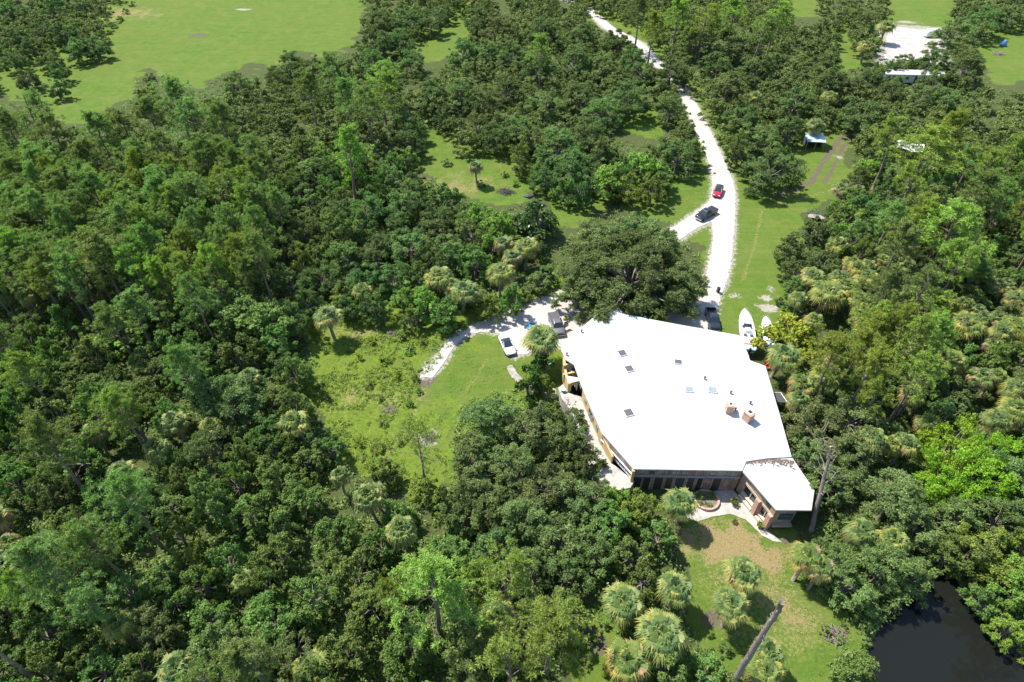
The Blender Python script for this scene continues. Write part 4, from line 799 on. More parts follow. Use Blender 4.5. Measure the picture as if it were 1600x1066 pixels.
def palm_tree(seed, H=6., R=2.1, nf=42, dead=.3):
    r = np.random.default_rng(seed); Q = []; tone = []; top = np.array((r.normal(0, .25), r.normal(0, .25), H-1.2))
    for k in range(nf):
        g = k/(nf-1); el = math.radians(88-g*128+r.normal(0, 9)); a = k*2.399+r.normal(0, .15); d = np.array((math.cos(a)*math.cos(el), math.sin(a)*math.cos(el), math.sin(el))); side = unit(np.cross(d, (0, 0, 1.0001))[None])[0]; up = np.cross(side, d)
        pl_ = R*r.uniform(.85, 1.1)*(.16+.36*min(1, g*1.8)); hub = top+d*pl_; fr = R*r.uniform(.5, .62); fold = r.uniform(.25, .6)
        if g > 1-dead: tb = r.uniform(.72, 1.); fr *= .85
        elif g > .4: tb = r.uniform(.42, .70)
        else: tb = r.uniform(.12, .58)
        el2 = el-math.radians(24*(1-g)+4); d = np.array((math.cos(a)*math.cos(el2), math.sin(a)*math.cos(el2), math.sin(el2))); up = np.cross(side, d); w_ = side*.035; Q.append([top-w_, top+w_, hub+w_, hub-w_]); tone.append(min(1, tb+.25))
        ns = 22
        for j in range(ns):
            th = (j/(ns-1)-.5)*math.radians(230); dd = d*math.cos(th)+side*math.sin(th); dd = dd+up*(-fold*abs(math.sin(th))*.5+.12); dd /= np.linalg.norm(dd); l_ = fr*(1-.28*abs(th)/2.)*r.uniform(.88, 1.1)
            wv = np.cross(dd, up); wv = wv/max(np.linalg.norm(wv), 1e-6)*fr*.055; mid = hub+dd*l_*.55; tip = hub+dd*l_*.93+np.array((0, 0, -l_*r.uniform(.15, .6)*(1+g)))
            Q.append([hub, hub+wv*.15, mid+wv, mid-wv]); Q.append([mid-wv, mid+wv, tip+wv*.1, tip-wv*.1]); t_ = np.clip(tb+r.normal(0, .06), 0, 1); tone += [t_, min(1, t_+.06)]
    mb = MB(); b0 = (r.normal(0, .15), r.normal(0, .15), -.2); mb.tube([b0, (top[0]*.4, top[1]*.4, H*.35), tuple(top)], [.24, .19, .21], 9)
    for k in range(26):
        a = k*2.4; z = H-1.3-k*.06; c_ = np.array((top[0]*.95, top[1]*.95, z)); mb.tube([tuple(c_), tuple(c_+np.array((math.cos(a)*.36, math.sin(a)*.36, .22)))], [.05, .03], 4)
    return crown_mesh('crown', np.array(Q), tone, M['frond']), mb_mesh(mb, 'trunk', M['palmtrunk']), R, H
def snag_mesh(seed, H, r0, nb=12, low=.45, spread=.28, bark='deadwood', taper=.22, stubs=0):
    r = np.random.default_rng(seed); mb = MB(); top = (0, 0, H); pts = limb(mb, (0, 0, -.3), top, r0, r0*taper, r, 10, .015, 9)
    for k in range(stubs):
        z = H*r.uniform(.35, .97); a = r.random()*6.28; L_ = r.uniform(.35, .9); limb(mb, (0, 0, z), (math.cos(a)*L_, math.sin(a)*L_, z+r.uniform(0, .35)), .09, .035, r, 5, .1, 2)
        mb.tube([(math.cos(a+2)*r0*.45, math.sin(a+2)*r0*.45, z-.3), (math.cos(a+2)*r0*.6, math.sin(a+2)*r0*.6, z)], [r0*.5, r0*.35], 6)
    for k in range(nb):
        f = low+(1-low)*r.random(); i = f*(len(pts)-1); j = int(min(i, len(pts)-2)); p = np.array(pts[j])+(np.array(pts[j+1])-np.array(pts[j]))*(i-j); a = r.random()*6.28; L_ = H*spread*r.uniform(.4, 1.)*(1.25-f*.5); d = np.array((math.cos(a), math.sin(a), r.uniform(.15, .9))); e_ = p+unit(d[None])[0]*L_
        q = limb(mb, p, e_, r0*.28*(1.3-f), .03, r, 5, .16, 4)
        for m_ in range(3): s_ = np.array(q[2+(m_ % 2)]); limb(mb, s_, s_+r.normal(0, .35*L_, 3)*np.array((1, 1, .6))+np.array((0, 0, .1*L_)), r0*.09, .015, r, 4, .15, 3)
    return mb_mesh(mb, 'trunk', M[bark]), H
TPL = {
 'oak': [broad_tree(5, 9.5, 10+i, M['oakleaf'], .225, 41000, nl=70, twigs=16, lobe=(.11, .25)) for i in range(4)]+[broad_tree(3.6, 7.5, 20+i, M['oakleaf'], .215, 24000, nl=46, twigs=6, lobe=(.12, .27)) for i in range(3)],
 'broad': [broad_tree(4., 8., 30+i, M['broadleaf'], .26, 26000, nl=52, twigs=4, lobe=(.12, .25), squash=1.) for i in range(4)]+[broad_tree(3., 7., 40+i, M['broadleaf'], .25, 16000, nl=36, lobe=(.14, .28), squash=1.1) for i in range(2)],
 'pine': [pine_tree(3.4, 15, 50+i) for i in range(3)]+[pine_tree(3.0, 13, 60+i, nb=26, sparse=.2) for i in range(2)],
 'palm': [palm_tree(70, dead=.2), palm_tree(71, dead=.35), palm_tree(72, nf=36, dead=.45), palm_tree(73, nf=46, dead=.2)],
 'shrub': [broad_tree(1.5, 1.9, 80+i, M['weedleaf' if i == 2 else 'broadleaf'], .22, 1500, nl=9, base=.1) for i in range(3)],
 'bigleaf': [broad_tree(4.2, 9, 90, M['bigleaf'], .62, 3800, nl=24, asp=.5, dr=.3), broad_tree(3., 5.5, 91, M['bigleaf'], .6, 1900, nl=14, asp=.5, dr=.3, base=.5)],
 'bigoak': [broad_tree(12.5, 12.5, 95, M['oakleaf'], .27, 250000, nl=260, twigs=60, lobe=(.07, .14), base=2., fork=3.)],
 'bamboo': [broad_tree(6.2, 10.5, 97, M['bambooleaf'], .34, 17000, nl=44, asp=.4, lobe=(.13, .26), squash=1.3, dr=.4, base=1.5)],
 'croton': [broad_tree(4., 5.2, 98, M['croton'], .42, 4200, nl=26, asp=.6, base=1.0)],
 'airy': [pine_tree(4.4, 14, 99, nb=30, low=.5, tuft_n=16, per=4, sparse=.1)],
}
KIND = {'oak': ('live_oak', 'oak tree'), 'broad': ('broadleaf_tree', 'broadleaf tree'), 'pine': ('pine_tree', 'pine tree'), 'palm': ('palm_tree', 'palm tree'), 'shrub': ('shrub', 'shrub'),
        'bigleaf': ('large_leaved_tree', 'tree'), 'bigoak': ('live_oak', 'oak tree'), 'bamboo': ('bamboo_clump', 'bamboo'), 'croton': ('yellow_leaved_tree', 'tree'), 'airy': ('pine_tree', 'pine tree')}
TINT = {'d': ((.78, .86, .85), 'dark green'), 'm': ((1., 1., 1.), 'mid green'), 'g': ((1.06, 1.02, 1.15), 'grey green'), 'y': ((1.35, 1.25, .78), 'yellowish'), 'l': ((1.05, 1.05, .9), 'lime green'), 'b': ((1.32, 1.28, .95), 'bright green')}
# hand surveyed trees: crown centre and radius in px of the photograph
T_ = {
'oak': '''20 50 20 d,60 38 23 d,98 45 24 d,45 68 20 d,118 70 22 m,142 62 24 d,15 85 20 d,75 85 20 m,35 112 22 d,88 102 19 d,83 130 18 d,10 8 18 d,45 4 18 d,85 3 20 d,120 2 16 d,365 122 26 g,
590 25 28 d,632 22 28 d,672 22 26 d,625 55 25 d,600 60 22 d,695 12 18 d,775 35 30 m,745 20 22 d,722 72 27 d,760 70 25 m,450 92 26 d,482 95 26 m,580 88 26 d,640 85 24 m,430 112 20 m,630 185 32 d,640 215 26 d,690 180 17 d,675 140 30 d,720 135 30 m,752 150 28 d,790 130 30 d,745 188 26 m,775 205 28 d,805 190 30 m,
1062 230 38 d,892 250 38 d,852 268 27 d,872 215 38 m,825 205 32 m,925 195 34 d,985 140 38 d,945 165 32 m,1048 160 27 m,1050 100 34 d,1003 100 30 d,905 140 34 d,855 150 34 m,840 95 30 d,895 85 34 d,945 95 30 m,800 75 28 d,850 40 30 d,910 50 26 d,965 50 24 d,990 80 22 d,
1140 128 36 m,1165 170 28 d,1208 250 46 d,1195 205 34 m,1250 145 38 d,1190 100 30 d,1155 60 32 g,1098 60 30 g,1120 95 28 d,1235 195 28 d,1300 120 34 d,1352 165 40 d,1335 130 26 m,1300 85 24 m,1365 120 24 d,1470 85 30 d,1500 40 34 g,1512 95 34 d,1545 20 30 d,1585 15 26 g,1420 90 22 m,1400 98 18 d,1450 98 20 d,1395 135 26 d,1440 140 26 g,1485 140 28 m,
770 645 46 g,835 655 52 g,882 680 32 d,735 705 40 g,800 715 48 g,858 745 52 g,902 775 44 g,758 770 46 g,815 800 50 g,870 835 46 g,925 850 40 m,885 890 42 d,830 880 40 d,770 850 44 d,720 800 36 m,
583 470 27 d,1288 655 62 g,1345 640 54 g,1262 705 40 g,1400 770 60 g,1330 700 46 g,1375 590 34 d,1300 745 44 m,1440 810 42 g,1385 880 58 m,1330 900 46 m,1430 890 40 m,1295 855 26 m,1480 640 38 d,1450 570 40 d,1500 600 36 d,1570 800 46 d,1500 800 42 m,1405 124 16 m,1462 124 18 d,940 372 50 g,1025 372 50 g,1062 430 44 g,905 440 42 g,985 350 40 g,905 655 26 g,918 715 30 d,935 765 34 g,900 690 30 m,1560 720 36 d,
430 380 34 d,470 352 34 d,520 330 34 d,570 312 34 d,622 312 32 m,682 330 36 d,640 372 38 g,590 385 36 d,540 392 34 m,500 420 34 d,450 432 36 d,560 428 30 d,612 422 34 d,700 385 30 m,735 352 34 m,672 440 26 d,480 462 26 d,540 470 22 d,350 610 62 d,290 560 40 m,440 560 26 d,330 690 46 d,1240 375 26 m,1245 415 26 d,1245 445 24 m,1290 400 30 d,1280 350 26 d,1350 320 30 d''',
'broad': '''225 145 24 b,388 480 62 m,430 520 34 m,370 545 36 m,665 470 30 b,695 482 28 m,640 490 18 m,482 700 32 m,515 690 26 d,1010 255 32 b,955 272 34 b,985 285 26 b,1035 275 24 m,692 300 28 m,745 330 28 b,780 345 32 b,742 400 30 m,770 375 26 b,960 810 38 m,1000 790 36 b,1028 830 32 m,985 860 36 m,1005 900 30 m,930 800 30 m,950 770 20 b,978 778 22 b,1050 1040 40 m,1110 1045 34 m,1160 1062 30 m,1340 1050 44 m,1555 850 46 b,1590 900 40 b,1520 860 38 m,1485 860 26 m,1545 930 26 m,1585 975 28 y,852 597 15 b,700 560 0 m,620 800 30 m,600 730 24 m,430 740 40 m,470 770 36 m,430 860 44 m,380 800 40 m,520 830 40 m,560 880 44 m,480 920 44 m,420 960 46 m,580 940 40 m,640 1000 44 m,540 1010 44 m,670 760 24 b,690 780 22 b''',
'pine': '''40 172 30 g,15 200 26 g,90 205 30 g,150 205 30 m,190 188 28 g,232 182 28 g,272 152 28 g,302 188 32 g,350 190 30 m,140 250 32 m,200 245 30 m,252 235 30 m,330 245 32 m,385 235 28 m,60 250 30 g,20 270 30 m,60 330 36 m,20 320 26 g,98 298 34 m,150 300 34 m,190 350 34 m,250 300 36 m,300 312 36 m,345 300 30 m,155 400 42 m,105 430 34 m,230 340 26 m,60 390 26 m,520 105 22 m,592 118 28 b,540 150 26 m,482 140 26 m,575 165 26 m,540 232 28 b,608 140 22 b,845 75 18 b,
672 905 60 b,612 930 26 b,790 890 42 b,860 985 54 b,800 1040 50 b,190 640 32 b,195 775 44 m,30 915 26 b,1495 355 44 y,1450 345 30 y,1400 212 30 b,1450 232 42 y,1480 205 30 y,1430 530 34 b,1360 570 34 y,1410 510 28 y,1375 610 24 y,1305 555 34 y,1340 540 30 y,1460 520 28 b,1540 300 30 m,1480 400 24 b,1060 20 22 y,1100 25 24 y,1150 20 24 b,1190 40 24 m,1000 15 20 d,1020 40 20 y,1215 20 22 y,430 320 22 m,400 290 24 m''',
'airy': '655 690 46 y',
'palm': '''512 492 26 m,462 655 27 y,690 430 27 y,722 452 26 m,780 425 26 y,788 378 20 m,822 385 24 y,798 400 20 m,842 525 34 m,980 943 38 m,1052 918 32 m,1160 893 33 m,1143 945 34 m,1040 993 46 m,975 1030 42 y,1066 780 30 b,1262 872 32 y,1285 890 26 m,1395 845 30 y,1222 553 30 m,1258 600 27 y,1300 585 26 y,1198 1052 34 y,1200 1012 28 m,1290 455 32 y,1325 448 28 y,1270 430 24 m,1318 296 19 m,1342 298 15 y,1410 348 19 y,1312 380 19 y,1355 432 22 y,1450 662 22 y,1392 692 18 y,1515 502 32 y,1590 508 26 y,1588 465 20 m,1540 590 24 m,1590 640 30 y,380 902 20 y,268 1042 32 m,482 1040 34 y,782 962 36 y,812 715 20 m,1420 390 18 y,1505 415 20 m,1345 470 24 y,1378 405 16 y,1300 150 15 y,1275 192 17 m,585 765 20 m,530 742 18 m,270 655 25 m,325 665 20 y,12 850 22 y,743 258 15 m,1385 40 16 y,1355 70 16 y,1490 560 26 y,1560 445 18 m,1275 500 18 y,1255 505 0 y,1560 650 24 m,1215 590 0 y,1145 160 0 m,1180 150 14 y,1330 410 18 y''',
'bigleaf': '840 332 40 m,826 590 26 b,850 565 22 m', 'bigoak': '979 411 120 d', 'bamboo': '1495 690 58 l,1535 730 62 l,1490 755 40 l,1560 690 40 l', 'croton': '1240 522 50 y',
'shrub': '''205 5 7 m,196 17 7 m,187 28 7 m,178 39 7 m,170 49 6 m,230 118 12 m,700 252 10 m,725 240 9 m,752 285 9 m,805 285 8 m,790 270 8 m,575 600 10 b,600 560 12 b,620 585 10 b,560 555 10 b,545 545 8 m,580 530 11 y,640 545 12 b,625 525 11 b,660 530 10 b,510 620 8 m,595 620 8 m,640 630 9 m,600 660 10 b,560 690 11 b,590 700 12 b,625 690 8 m,650 590 8 m,530 485 8 m,545 490 7 d,500 600 9 m,725 470 0 m,720 505 12 b,750 490 12 m,780 480 12 m,820 470 12 b,850 447 10 m,700 512 12 b,945 975 12 b,930 1000 12 b,915 1030 13 b,945 1045 13 y,900 1000 10 m,1190 820 7 m,1150 815 6 m,1108 1020 14 m,1135 1015 14 m,1110 990 8 m,1290 985 10 b,1310 1000 10 b,1220 470 10 d,1225 500 9 m,1244 560 11 d,1200 560 8 b,1175 540 0 b,885 495 7 y,865 590 9 m,1215 600 8 m,1222 630 8 m,1460 890 14 b,1490 890 14 b,1400 950 15 m,1545 960 15 y,1575 1000 15 y,1600 1025 15 y,612 745 14 d,592 780 10 d,620 760 12 d,655 610 7 m,1355 1000 12 m,1320 975 8 m'''}
Q, tone, _, _ = lobe_crown(1.45, .95, .3, 14, 1300, .16, 44, lobe=(.2, .35)); link('foliage', np_mesh('foliage', Q, 4, {'tone': tone}), M['weedleaf'], pl)
trees = []   # kind, X, Y, r_m, h, tint
RATIO = {'oak': (1.25, 3.6, 5.5, 12), 'broad': (1.35, 3.2, 4.5, 10.5), 'pine': (2.2, 7.5, 10, 17), 'palm': (.9, 4.0, 4.5, 8), 'shrub': (1.2, .2, .7, 3.), 'bigleaf': (1.3, 3, 5, 10), 'bigoak': (0, 12.5, 12, 13), 'bamboo': (1.2, 3.5, 8, 12), 'croton': (.9, 2, 4, 6), 'airy': (1., 9.5, 12, 15)}
def crown_frac(k): return {'pine': .78, 'airy': .78, 'palm': .82, 'shrub': .5}.get(k, .62)
def place_px(k, x, y, r, tint):
    a, b_, lo, hi = RATIO[k]; h = 8.
    for _ in range(8):
        z = h*crown_frac(k); p = P(x, y, z); rm = r/ppm(*p); h = min(hi, max(lo, a*rm+b_))
    trees.append((k, p[0], p[1], rm, h, tint))
for k, sdat in T_.items():
    for it in sdat.replace('\n', '').split(','):
        x, y, r_, tn = it.split(); 
        if float(r_) > 0: place_px(k, float(x), float(y), float(r_), tn)
n_hand = len(trees)
# the rest of the woods: blue noise between the surveyed trees, species by area
cnt = {k: sum(t_[0] == k for t_ in trees) for k in TPL}; LIM = {'oak': 298, 'broad': 299, 'pine': 230, 'palm': 130}
TX = np.array([t_[1] for t_ in trees]); TY = np.array([t_[2] for t_ in trees]); TR = np.array([t_[3]*(.8 if t_[0] in ('pine', 'palm') else 1) for t_ in trees])
hset = np.array([t_[0] != 'shrub' for t_ in trees]); TX, TY, TR = list(TX[hset]), list(TY[hset]), list(TR[hset])
def species(x, y, u):
    if 420 < x < 1112 and 270 < y < 640: pp = (0, .02)
    elif x < 420 and y < 470: pp = (.55, .58)
    elif x < 660 and 80 < y < 290: pp = (.4, .42)
    elif x > 1030 and y < 80: pp = (.35, .40)
    elif x > 1220 and 290 < y < 700: pp = (.12, .36)
    elif x > 1300 and y <= 290: pp = (.2, .26)
    elif y > 620: pp = (.05, .075)
    else: pp = (.08, .09)
    if u < pp[0]: return 'pine'
    if u < pp[1]: return 'palm'
    v_ = (u-pp[1])/(1-pp[1]); share = .62 if (x < 720 and y > 480) else (.4 if x > 1220 else .3)
    return 'broad' if v_ < share else 'oak'
BIGOAK = [(862, 330), (1090, 320), (1110, 500), (880, 510)]; CROTON = [(1195, 480), (1290, 480), (1290, 600), (1195, 600)]; BAMB = [(1440, 640), (1600, 650), (1600, 800), (1440, 800)]
NOPINE = [(690, 590), (910, 590), (1070, 760), (1090, 1000), (900, 1066), (700, 1000)]
fr_ = np.random.default_rng(77); cand = []
for yc_, n_ in [((20, 60), 2500), ((60, 100), 3500), ((100, 160), 6500), ((160, 230), 8000), ((230, 330), 10000)]:
    Y_ = fr_.uniform(*yc_, n_); half = (Y_*_c+66*_s)*(880/F); X_ = fr_.uniform(-1, 1, n_)*half; cand += sorted(zip(Y_, X_))
extra = 0
for Y_, X_ in cand:
    u = fr_.random(); px, py = proj(X_, Y_, 6.); 
    if not (-70 < px < 1670 and -50 < py < 1130): continue
    k = species(px, py, u); far = 1+.25*min(1, max(0, (Y_-120)/120))
    r_ = {'oak': 2.7+3.6*fr_.random()**1.4, 'broad': 2.2+2.6*fr_.random()**1.4, 'pine': fr_.uniform(2.5, 3.4), 'palm': fr_.uniform(1.8, 2.2)}[k]*far
    if cnt[k] >= LIM[k]:
        k = min(('oak', 'broad', 'pine'), key=lambda q: cnt[q]/LIM[q])
        if cnt[k] >= LIM[k]: extra += 1; continue
    if k in ('pine', 'palm') and (inpoly([px], [py], NOPINE)[0] or inpoly([px], [py-40], NOPINE)[0]): k = 'oak'; r_ = fr_.uniform(2.6, 3.6)
    if cnt[k] >= LIM[k]: extra += 1; continue
    h = {'oak': r_*1.15+3.6+fr_.uniform(-2., 3.4), 'broad': r_*1.3+3.2+fr_.uniform(-1.8, 3.2), 'pine': fr_.uniform(12, 16), 'palm': fr_.uniform(5, 7.5)}[k]
    z = h*crown_frac(k); px, py = proj(X_, Y_, z); rp_ = r_*ppm(X_, Y_, z)
    ang = np.arange(8)*math.pi/4; m_ = .85 if k in ('oak', 'broad') else 1.05
    bx_, by_ = proj(X_, Y_, 0.)
    if k in ('pine', 'palm') and is_open(np.array([bx_, px]), np.array([by_, (py+by_)/2])).any(): continue
    if any(inpoly(np.r_[px, px+np.cos(ang)*rp_*.7], np.r_[py, py+np.sin(ang)*rp_*.7], q_).any() for q_ in (BIGOAK, CROTON, BAMB)): continue
    if is_open(np.r_[px, px+np.cos(ang)*rp_*m_], np.r_[py, py+np.sin(ang)*rp_*m_]).any(): continue
    rr_ = r_*(.72 if k in ('pine', 'palm') else 1.)
    d = np.hypot(np.array(TX)-X_, np.array(TY)-Y_)
    if (d < (np.array(TR)+rr_)*.66).any(): continue
    TX.append(X_); TY.append(Y_); TR.append(rr_); cnt[k] += 1
    vv_ = fr_.random(); tn = ('g' if vv_ < .3 else 'm' if vv_ < .75 else 'b' if vv_ < .93 else 'y') if k == 'pine' else ('m' if vv_ < .4 else 'y' if vv_ < .85 else 'd') if k == 'palm' else ('d' if vv_ < .35 else 'm' if vv_ < .68 else 'g' if vv_ < .85 else 'b' if vv_ < .96 else 'y')
    trees.append((k, X_, Y_, r_, h, tn))
# what is left beyond the nearest 300 of each kind: far woods as one mass
far_ = []
for Y_ in np.arange(95, 335, 1.0):
    for X_ in fr_.uniform(-1, 1, 14)*(Y_*_c+66*_s)*(880/F):
        Yj = Y_+fr_.random(); r_ = fr_.uniform(2.6, 4.4); h = r_*1.2+3.6; z = h*.6; px, py = proj(X_, Yj, z); rp_ = r_*ppm(X_, Yj, z)
        if not (-40 < px < 1640 and -45 < py < 420): continue
        if is_open(np.r_[px, px+np.cos(ang)*rp_*.85], np.r_[py, py+np.sin(ang)*rp_*.85]).any() or inpoly([px], [py], BIGOAK)[0]: continue
        if (np.hypot(np.array(TX)-X_, np.array(TY)-Yj) < (np.array(TR)+r_)*.66).any(): continue
        TX.append(X_); TY.append(Yj); TR.append(r_); far_.append((X_, Yj, r_, h))
print('trees', len(trees), cnt, 'far mass', len(far_))
# labels that single each tree out: rank by distance, seen in the photograph, from the nearest landmark on one side of it
LM = [('white flat roof', 1070, 620), ('dark pond', 1480, 1000), ('open green field', 380, 50), ('red car', 1121, 302), ('black pickup', 1103, 338), ('grey pickup', 869, 510), ('white sedan', 792, 543), ('big boat', 1168, 515), ('pale blue shed roof', 1269, 225), ('white tarp shelter', 1417, 234), ('gravel yard', 1430, 70),
      ('weedy clearing', 590, 590), ('small brush heap clearing', 770, 280), ('yellow bamboo clump', 1520, 710), ('brown courtyard lawn', 1150, 860), ('top left photo corner', 0, 0), ('bottom left photo corner', 0, 1066), ('left photo edge middle', 0, 500), ('bottom photo edge middle', 620, 1066), ('right photo edge middle', 1600, 420), ('top right photo corner', 1600, 0), ('top photo edge middle', 800, 0),
      ('lone palm in the clearing', 512, 492), ('huge oak behind the house', 982, 415), ('umbrella pine at the left', 190, 640), ('road bend by the woods', 1075, 150), ('turquoise tub', 880, 612), ('blue tarp heap', 967, 14)]
SIDE = ['right of', 'lower right of', 'below', 'lower left of', 'left of', 'upper left of', 'above', 'upper right of']
ORD = ['nearest', 'second nearest', 'third nearest', 'fourth nearest', 'fifth nearest', 'sixth nearest', 'seventh nearest', 'eighth nearest', 'ninth nearest', 'tenth nearest']+['%dth nearest' % k if k % 10 not in (1, 2, 3) or k in (11, 12, 13) else '%d%s nearest' % (k, {1: 'st', 2: 'nd', 3: 'rd'}[k % 10]) for k in range(11, 80)]
NOUN = {'oak': 'oak', 'broad': 'leafy tree', 'pine': 'pine', 'palm': 'fan palm', 'shrub': 'low shrub', 'bigleaf': 'glossy tree', 'bigoak': 'spreading oak', 'bamboo': 'feathery bamboo clump', 'croton': 'yellow and orange leaved tree', 'airy': 'open see-through pine'}
FIX = {('bigoak', 0): 'huge spreading dark green oak right behind the white roofed house', ('croton', 0): 'rounded yellow and orange leaved tree beside the two boats', ('airy', 0): 'sparse see-through yellowish pine standing alone at the south end of the clearing'}
keys = {}
for i, (k, X_, Y_, r_, h, tn) in enumerate(trees):
    x, y = proj(X_, Y_, h*crown_frac(k)); j = min(range(len(LM)), key=lambda q: (LM[q][1]-x)**2+(LM[q][2]-y)**2); dx, dy = x-LM[j][1], y-LM[j][2]
    keys.setdefault((k, tn, j, int(round(math.atan2(dy, dx)/(math.pi/4))) % 8), []).append((math.hypot(dx, dy), i))
lab = {}
for (k, tn, j, s_), L_ in keys.items():
    for q, (_, i) in enumerate(sorted(L_)):
        lab[i] = '%s %s, %s %s the %s' % (TINT[tn][1], NOUN[k], ORD[q] if len(L_) > 1 else 'the only one', SIDE[s_], LM[j][0])
GRP = {'oak': 'oaks of the surrounding woods', 'broad': 'mid green leafy trees of the woods', 'pine': 'pines standing in the woods', 'palm': 'fan palms round the property', 'shrub': 'low shrubs in the clearings', 'bamboo': 'yellow green bamboo clumps', 'bigleaf': 'large leaved glossy trees'}
tr_ = np.random.default_rng(5); seen = {}
for i, (k, X_, Y_, r_, h, tn) in enumerate(trees):
    tp = TPL[k]; n_ = len(tp)
    if k == 'oak': q = tr_.integers(0, 4) if r_ > 3.7 else tr_.integers(4, 7)
    elif k == 'broad': q = tr_.integers(0, 4) if r_ > 2.8 else tr_.integers(4, 6)
    elif k == 'bigleaf': q = 0 if r_ > 3.3 else 1
    else: q = tr_.integers(0, n_)
    cm, tm, R_, H_ = tp[q]; name, cat = KIND[k]; o = empty(name, (X_, Y_, 0), tr_.random()*6.28); s_ = r_/R_; sz = h/H_
    o.scale = (s_, s_, sz); o.rotation_euler[0] = tr_.normal(0, .025); o.rotation_euler[1] = tr_.normal(0, .025)
    seen[k] = seen.get(k, 0)+1
    tag(o, FIX.get((k, seen[k]-1), lab[i]), cat, GRP.get(k))
    c_ = link('crown', cm, None, o); t_ = link('trunk', tm, None, o); tt = TINT[tn][0] if k != 'palm' else (1.15, 1.08, .82) if tn == 'y' else (1.05, 1.05, 1.); c_.color = (*tt, 1)
FR = np.random.default_rng(91); QQ = []; TT = []
base_ = [lobe_crown(4, 8, .8, 34, 3400, .5, 300+i, lobe=(.13, .28))[:2] for i in range(4)]
for X_, Y_, r_, h in far_:
    Q, tone = base_[FR.integers(4)]; a = FR.random()*6.28; ca, sa = math.cos(a), math.sin(a); s_ = r_/4; q = Q[FR.permutation(len(Q))[:3000]]
    QQ.append(np.stack([(q[..., 0]*ca-q[..., 1]*sa)*s_+X_, (q[..., 0]*sa+q[..., 1]*ca)*s_+Y_, q[..., 2]*h/8], -1)); TT.append(np.clip(tone[:len(q)]+FR.normal(0, .12), 0, 1))
if far_:
    o = link('distant_woods', np_mesh('distant_woods', np.concatenate(QQ), 4, {'tone': np.concatenate(TT)}), M['oakleaf']); tag(o, 'unbroken mass of dark green woods filling the far ground', 'woods', kind='stuff')
# dead trees, poles
def snag(base, top, seed, r0, nb, low, spread, label, name='dead_tree', bark='deadwood', H=None, taper=.22, stubs=0):
    b_ = P(*base); best = min(((lambda q: (q[0]-top[0])**2+(q[1]-top[1])**2)(proj(b_[0], b_[1], z)), z) for z in np.arange(2, 26, .25)); H_ = H or best[1]; tp_ = P(*top, H_)
    me_, _ = snag_mesh(seed, H_, r0, nb, low, spread, bark, taper, stubs); o = empty(name, b_, 0); o.rotation_euler = (math.atan2(-(tp_[1]-b_[1]), H_), math.atan2(tp_[0]-b_[0], H_), 0); tag(o, label, 'dead tree'); link('trunk', me_, None, o); return o
snag((1267, 828), (1302, 690), 3, .34, 11, .5, .30, 'tall bare grey dead tree at the right corner of the house wing', H=13., taper=.4, stubs=6)
snag((1138, 1078), (1222, 942), 8, .36, 3, .93, .11, 'thick bare dead trunk with broken stubs at the bottom edge among the palms', taper=.62, stubs=14)
snag((80, 1080), (-30, 1000), 9, .34, 3, .85, .1, 'dark bare trunk cutting across the bottom left corner', bark='pinebark')
snag((1483, 560), (1503, 500), 12, .2, 8, .4, .35, 'thin grey dead tree behind the fan palms, right side of the woods')
snag((1370, 625), (1373, 535), 13, .22, 7, .45, .25, 'pale dead tree with broken top between the yellowish pines')
snag((1495, 60), (1505, 25), 14, .3, 11, .4, .4, 'grey bare tree standing right of the white camper')
snag((300, 335), (290, 290), 15, .2, 8, .5, .25, 'small dead tree among the pines of the left woods')
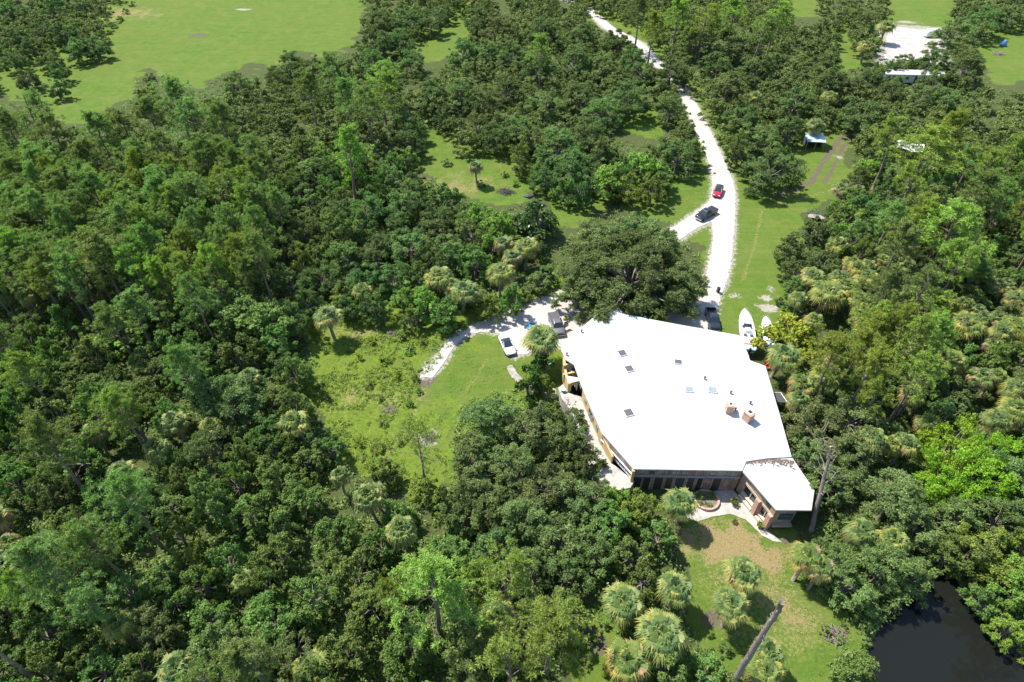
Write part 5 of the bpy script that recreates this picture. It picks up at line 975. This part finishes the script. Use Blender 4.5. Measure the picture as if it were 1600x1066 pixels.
# ------------------------------------------------------------------ ground cover that nobody could count
def clumps(n, region, hr, leaf, per, seed, rad=.6):
    r = np.random.default_rng(seed); X_, Y_ = region(n, r); n = len(X_); hh = r.uniform(*hr, n); rr_ = r.uniform(.5, 1.2, n)*rad
    c = np.repeat(np.stack([X_, Y_, np.zeros(n)], -1), per, 0); o_ = sph(n*per, r)*(r.random((n*per, 1))**.4); o_[:, 2] = np.abs(o_[:, 2])
    c = c+o_*np.stack([np.repeat(rr_, per), np.repeat(rr_, per), np.repeat(hh, per)], -1)
    Q = leaf_quads(c, unit(o_+np.array((0, 0, .5))+.5*r.normal(size=o_.shape)), leaf, leaf*.5, .1, r); return Q, np.clip(np.repeat(r.normal(.45, .18, n), per)+r.normal(0, .15, n*per), 0, 1)
def woods(n, r):
    Y_ = 12+260*r.random(n)**1.3; X_ = r.uniform(-1, 1, n)*(Y_*_c+CH*_s)*(900/F); px, py = proj(X_, Y_, 0.); ok_ = ~is_open(px, py) & ~is_open(px+14, py) & ~is_open(px-14, py) & ~is_open(px, py+12) & ~is_open(px, py-12); return X_[ok_], Y_[ok_]
Q, tone = clumps(42000, woods, (.3, 1.5), .40, 14, 1, 1.)
tag(link('undergrowth', np_mesh('undergrowth', Q, 4, {'tone': tone}), M['broadleaf']), 'tangled green undergrowth filling the gaps between the trees', 'undergrowth', kind='stuff')
def weeds(n, r):
    X_ = r.uniform(-45, 12, n); Y_ = r.uniform(40, 100, n); px, py = proj(X_, Y_, 0.); ok_ = inpoly(px, py, WEST) & ((px < 690) | (py < 545)) & ~inpoly(px, py, [(640, 620), (740, 500), (900, 450), (900, 620), (700, 760), (650, 700)]); dens = vnoise(X_, Y_, 5, 31)*.6+vnoise(X_, Y_, 1.8, 32)*.5; ok_ &= dens > .44; return X_[ok_], Y_[ok_]
Q, tone = clumps(17000, weeds, (.12, .7), .22, 14, 2, .42)
tag(link('weeds', np_mesh('weeds', Q, 4, {'tone': tone}), M['weedleaf']), 'patchy yellow green weeds growing over the clearing left of the drive', 'weeds', kind='stuff')
def grassy(n, r):
    X_ = r.uniform(-60, 75, n); Y_ = r.uniform(22, 190, n); px, py = proj(X_, Y_, 0.); ok_ = np.zeros(n, bool)
    for q in (SE, SB, GLADE_M, GLADE_N, LAWN_N, WEST): ok_ |= inpoly(px, py, q)
    ok_ &= ~inpoly(px, py, HOUSE) & ~inpoly(px, py, [(650, 600), (700, 525), (860, 450), (900, 450), (900, 560), (770, 570), (720, 545), (690, 600)]) & (vnoise(X_, Y_, 2.5, 41) > .38); return X_[ok_], Y_[ok_]
Q, tone = clumps(46000, grassy, (.05, .30), .13, 7, 3, .3)
tag(link('grass', np_mesh('grass', Q, 4, {'tone': tone}), M['weedleaf']), 'rough tufts of yellow green grass over the open ground', 'grass', kind='stuff')
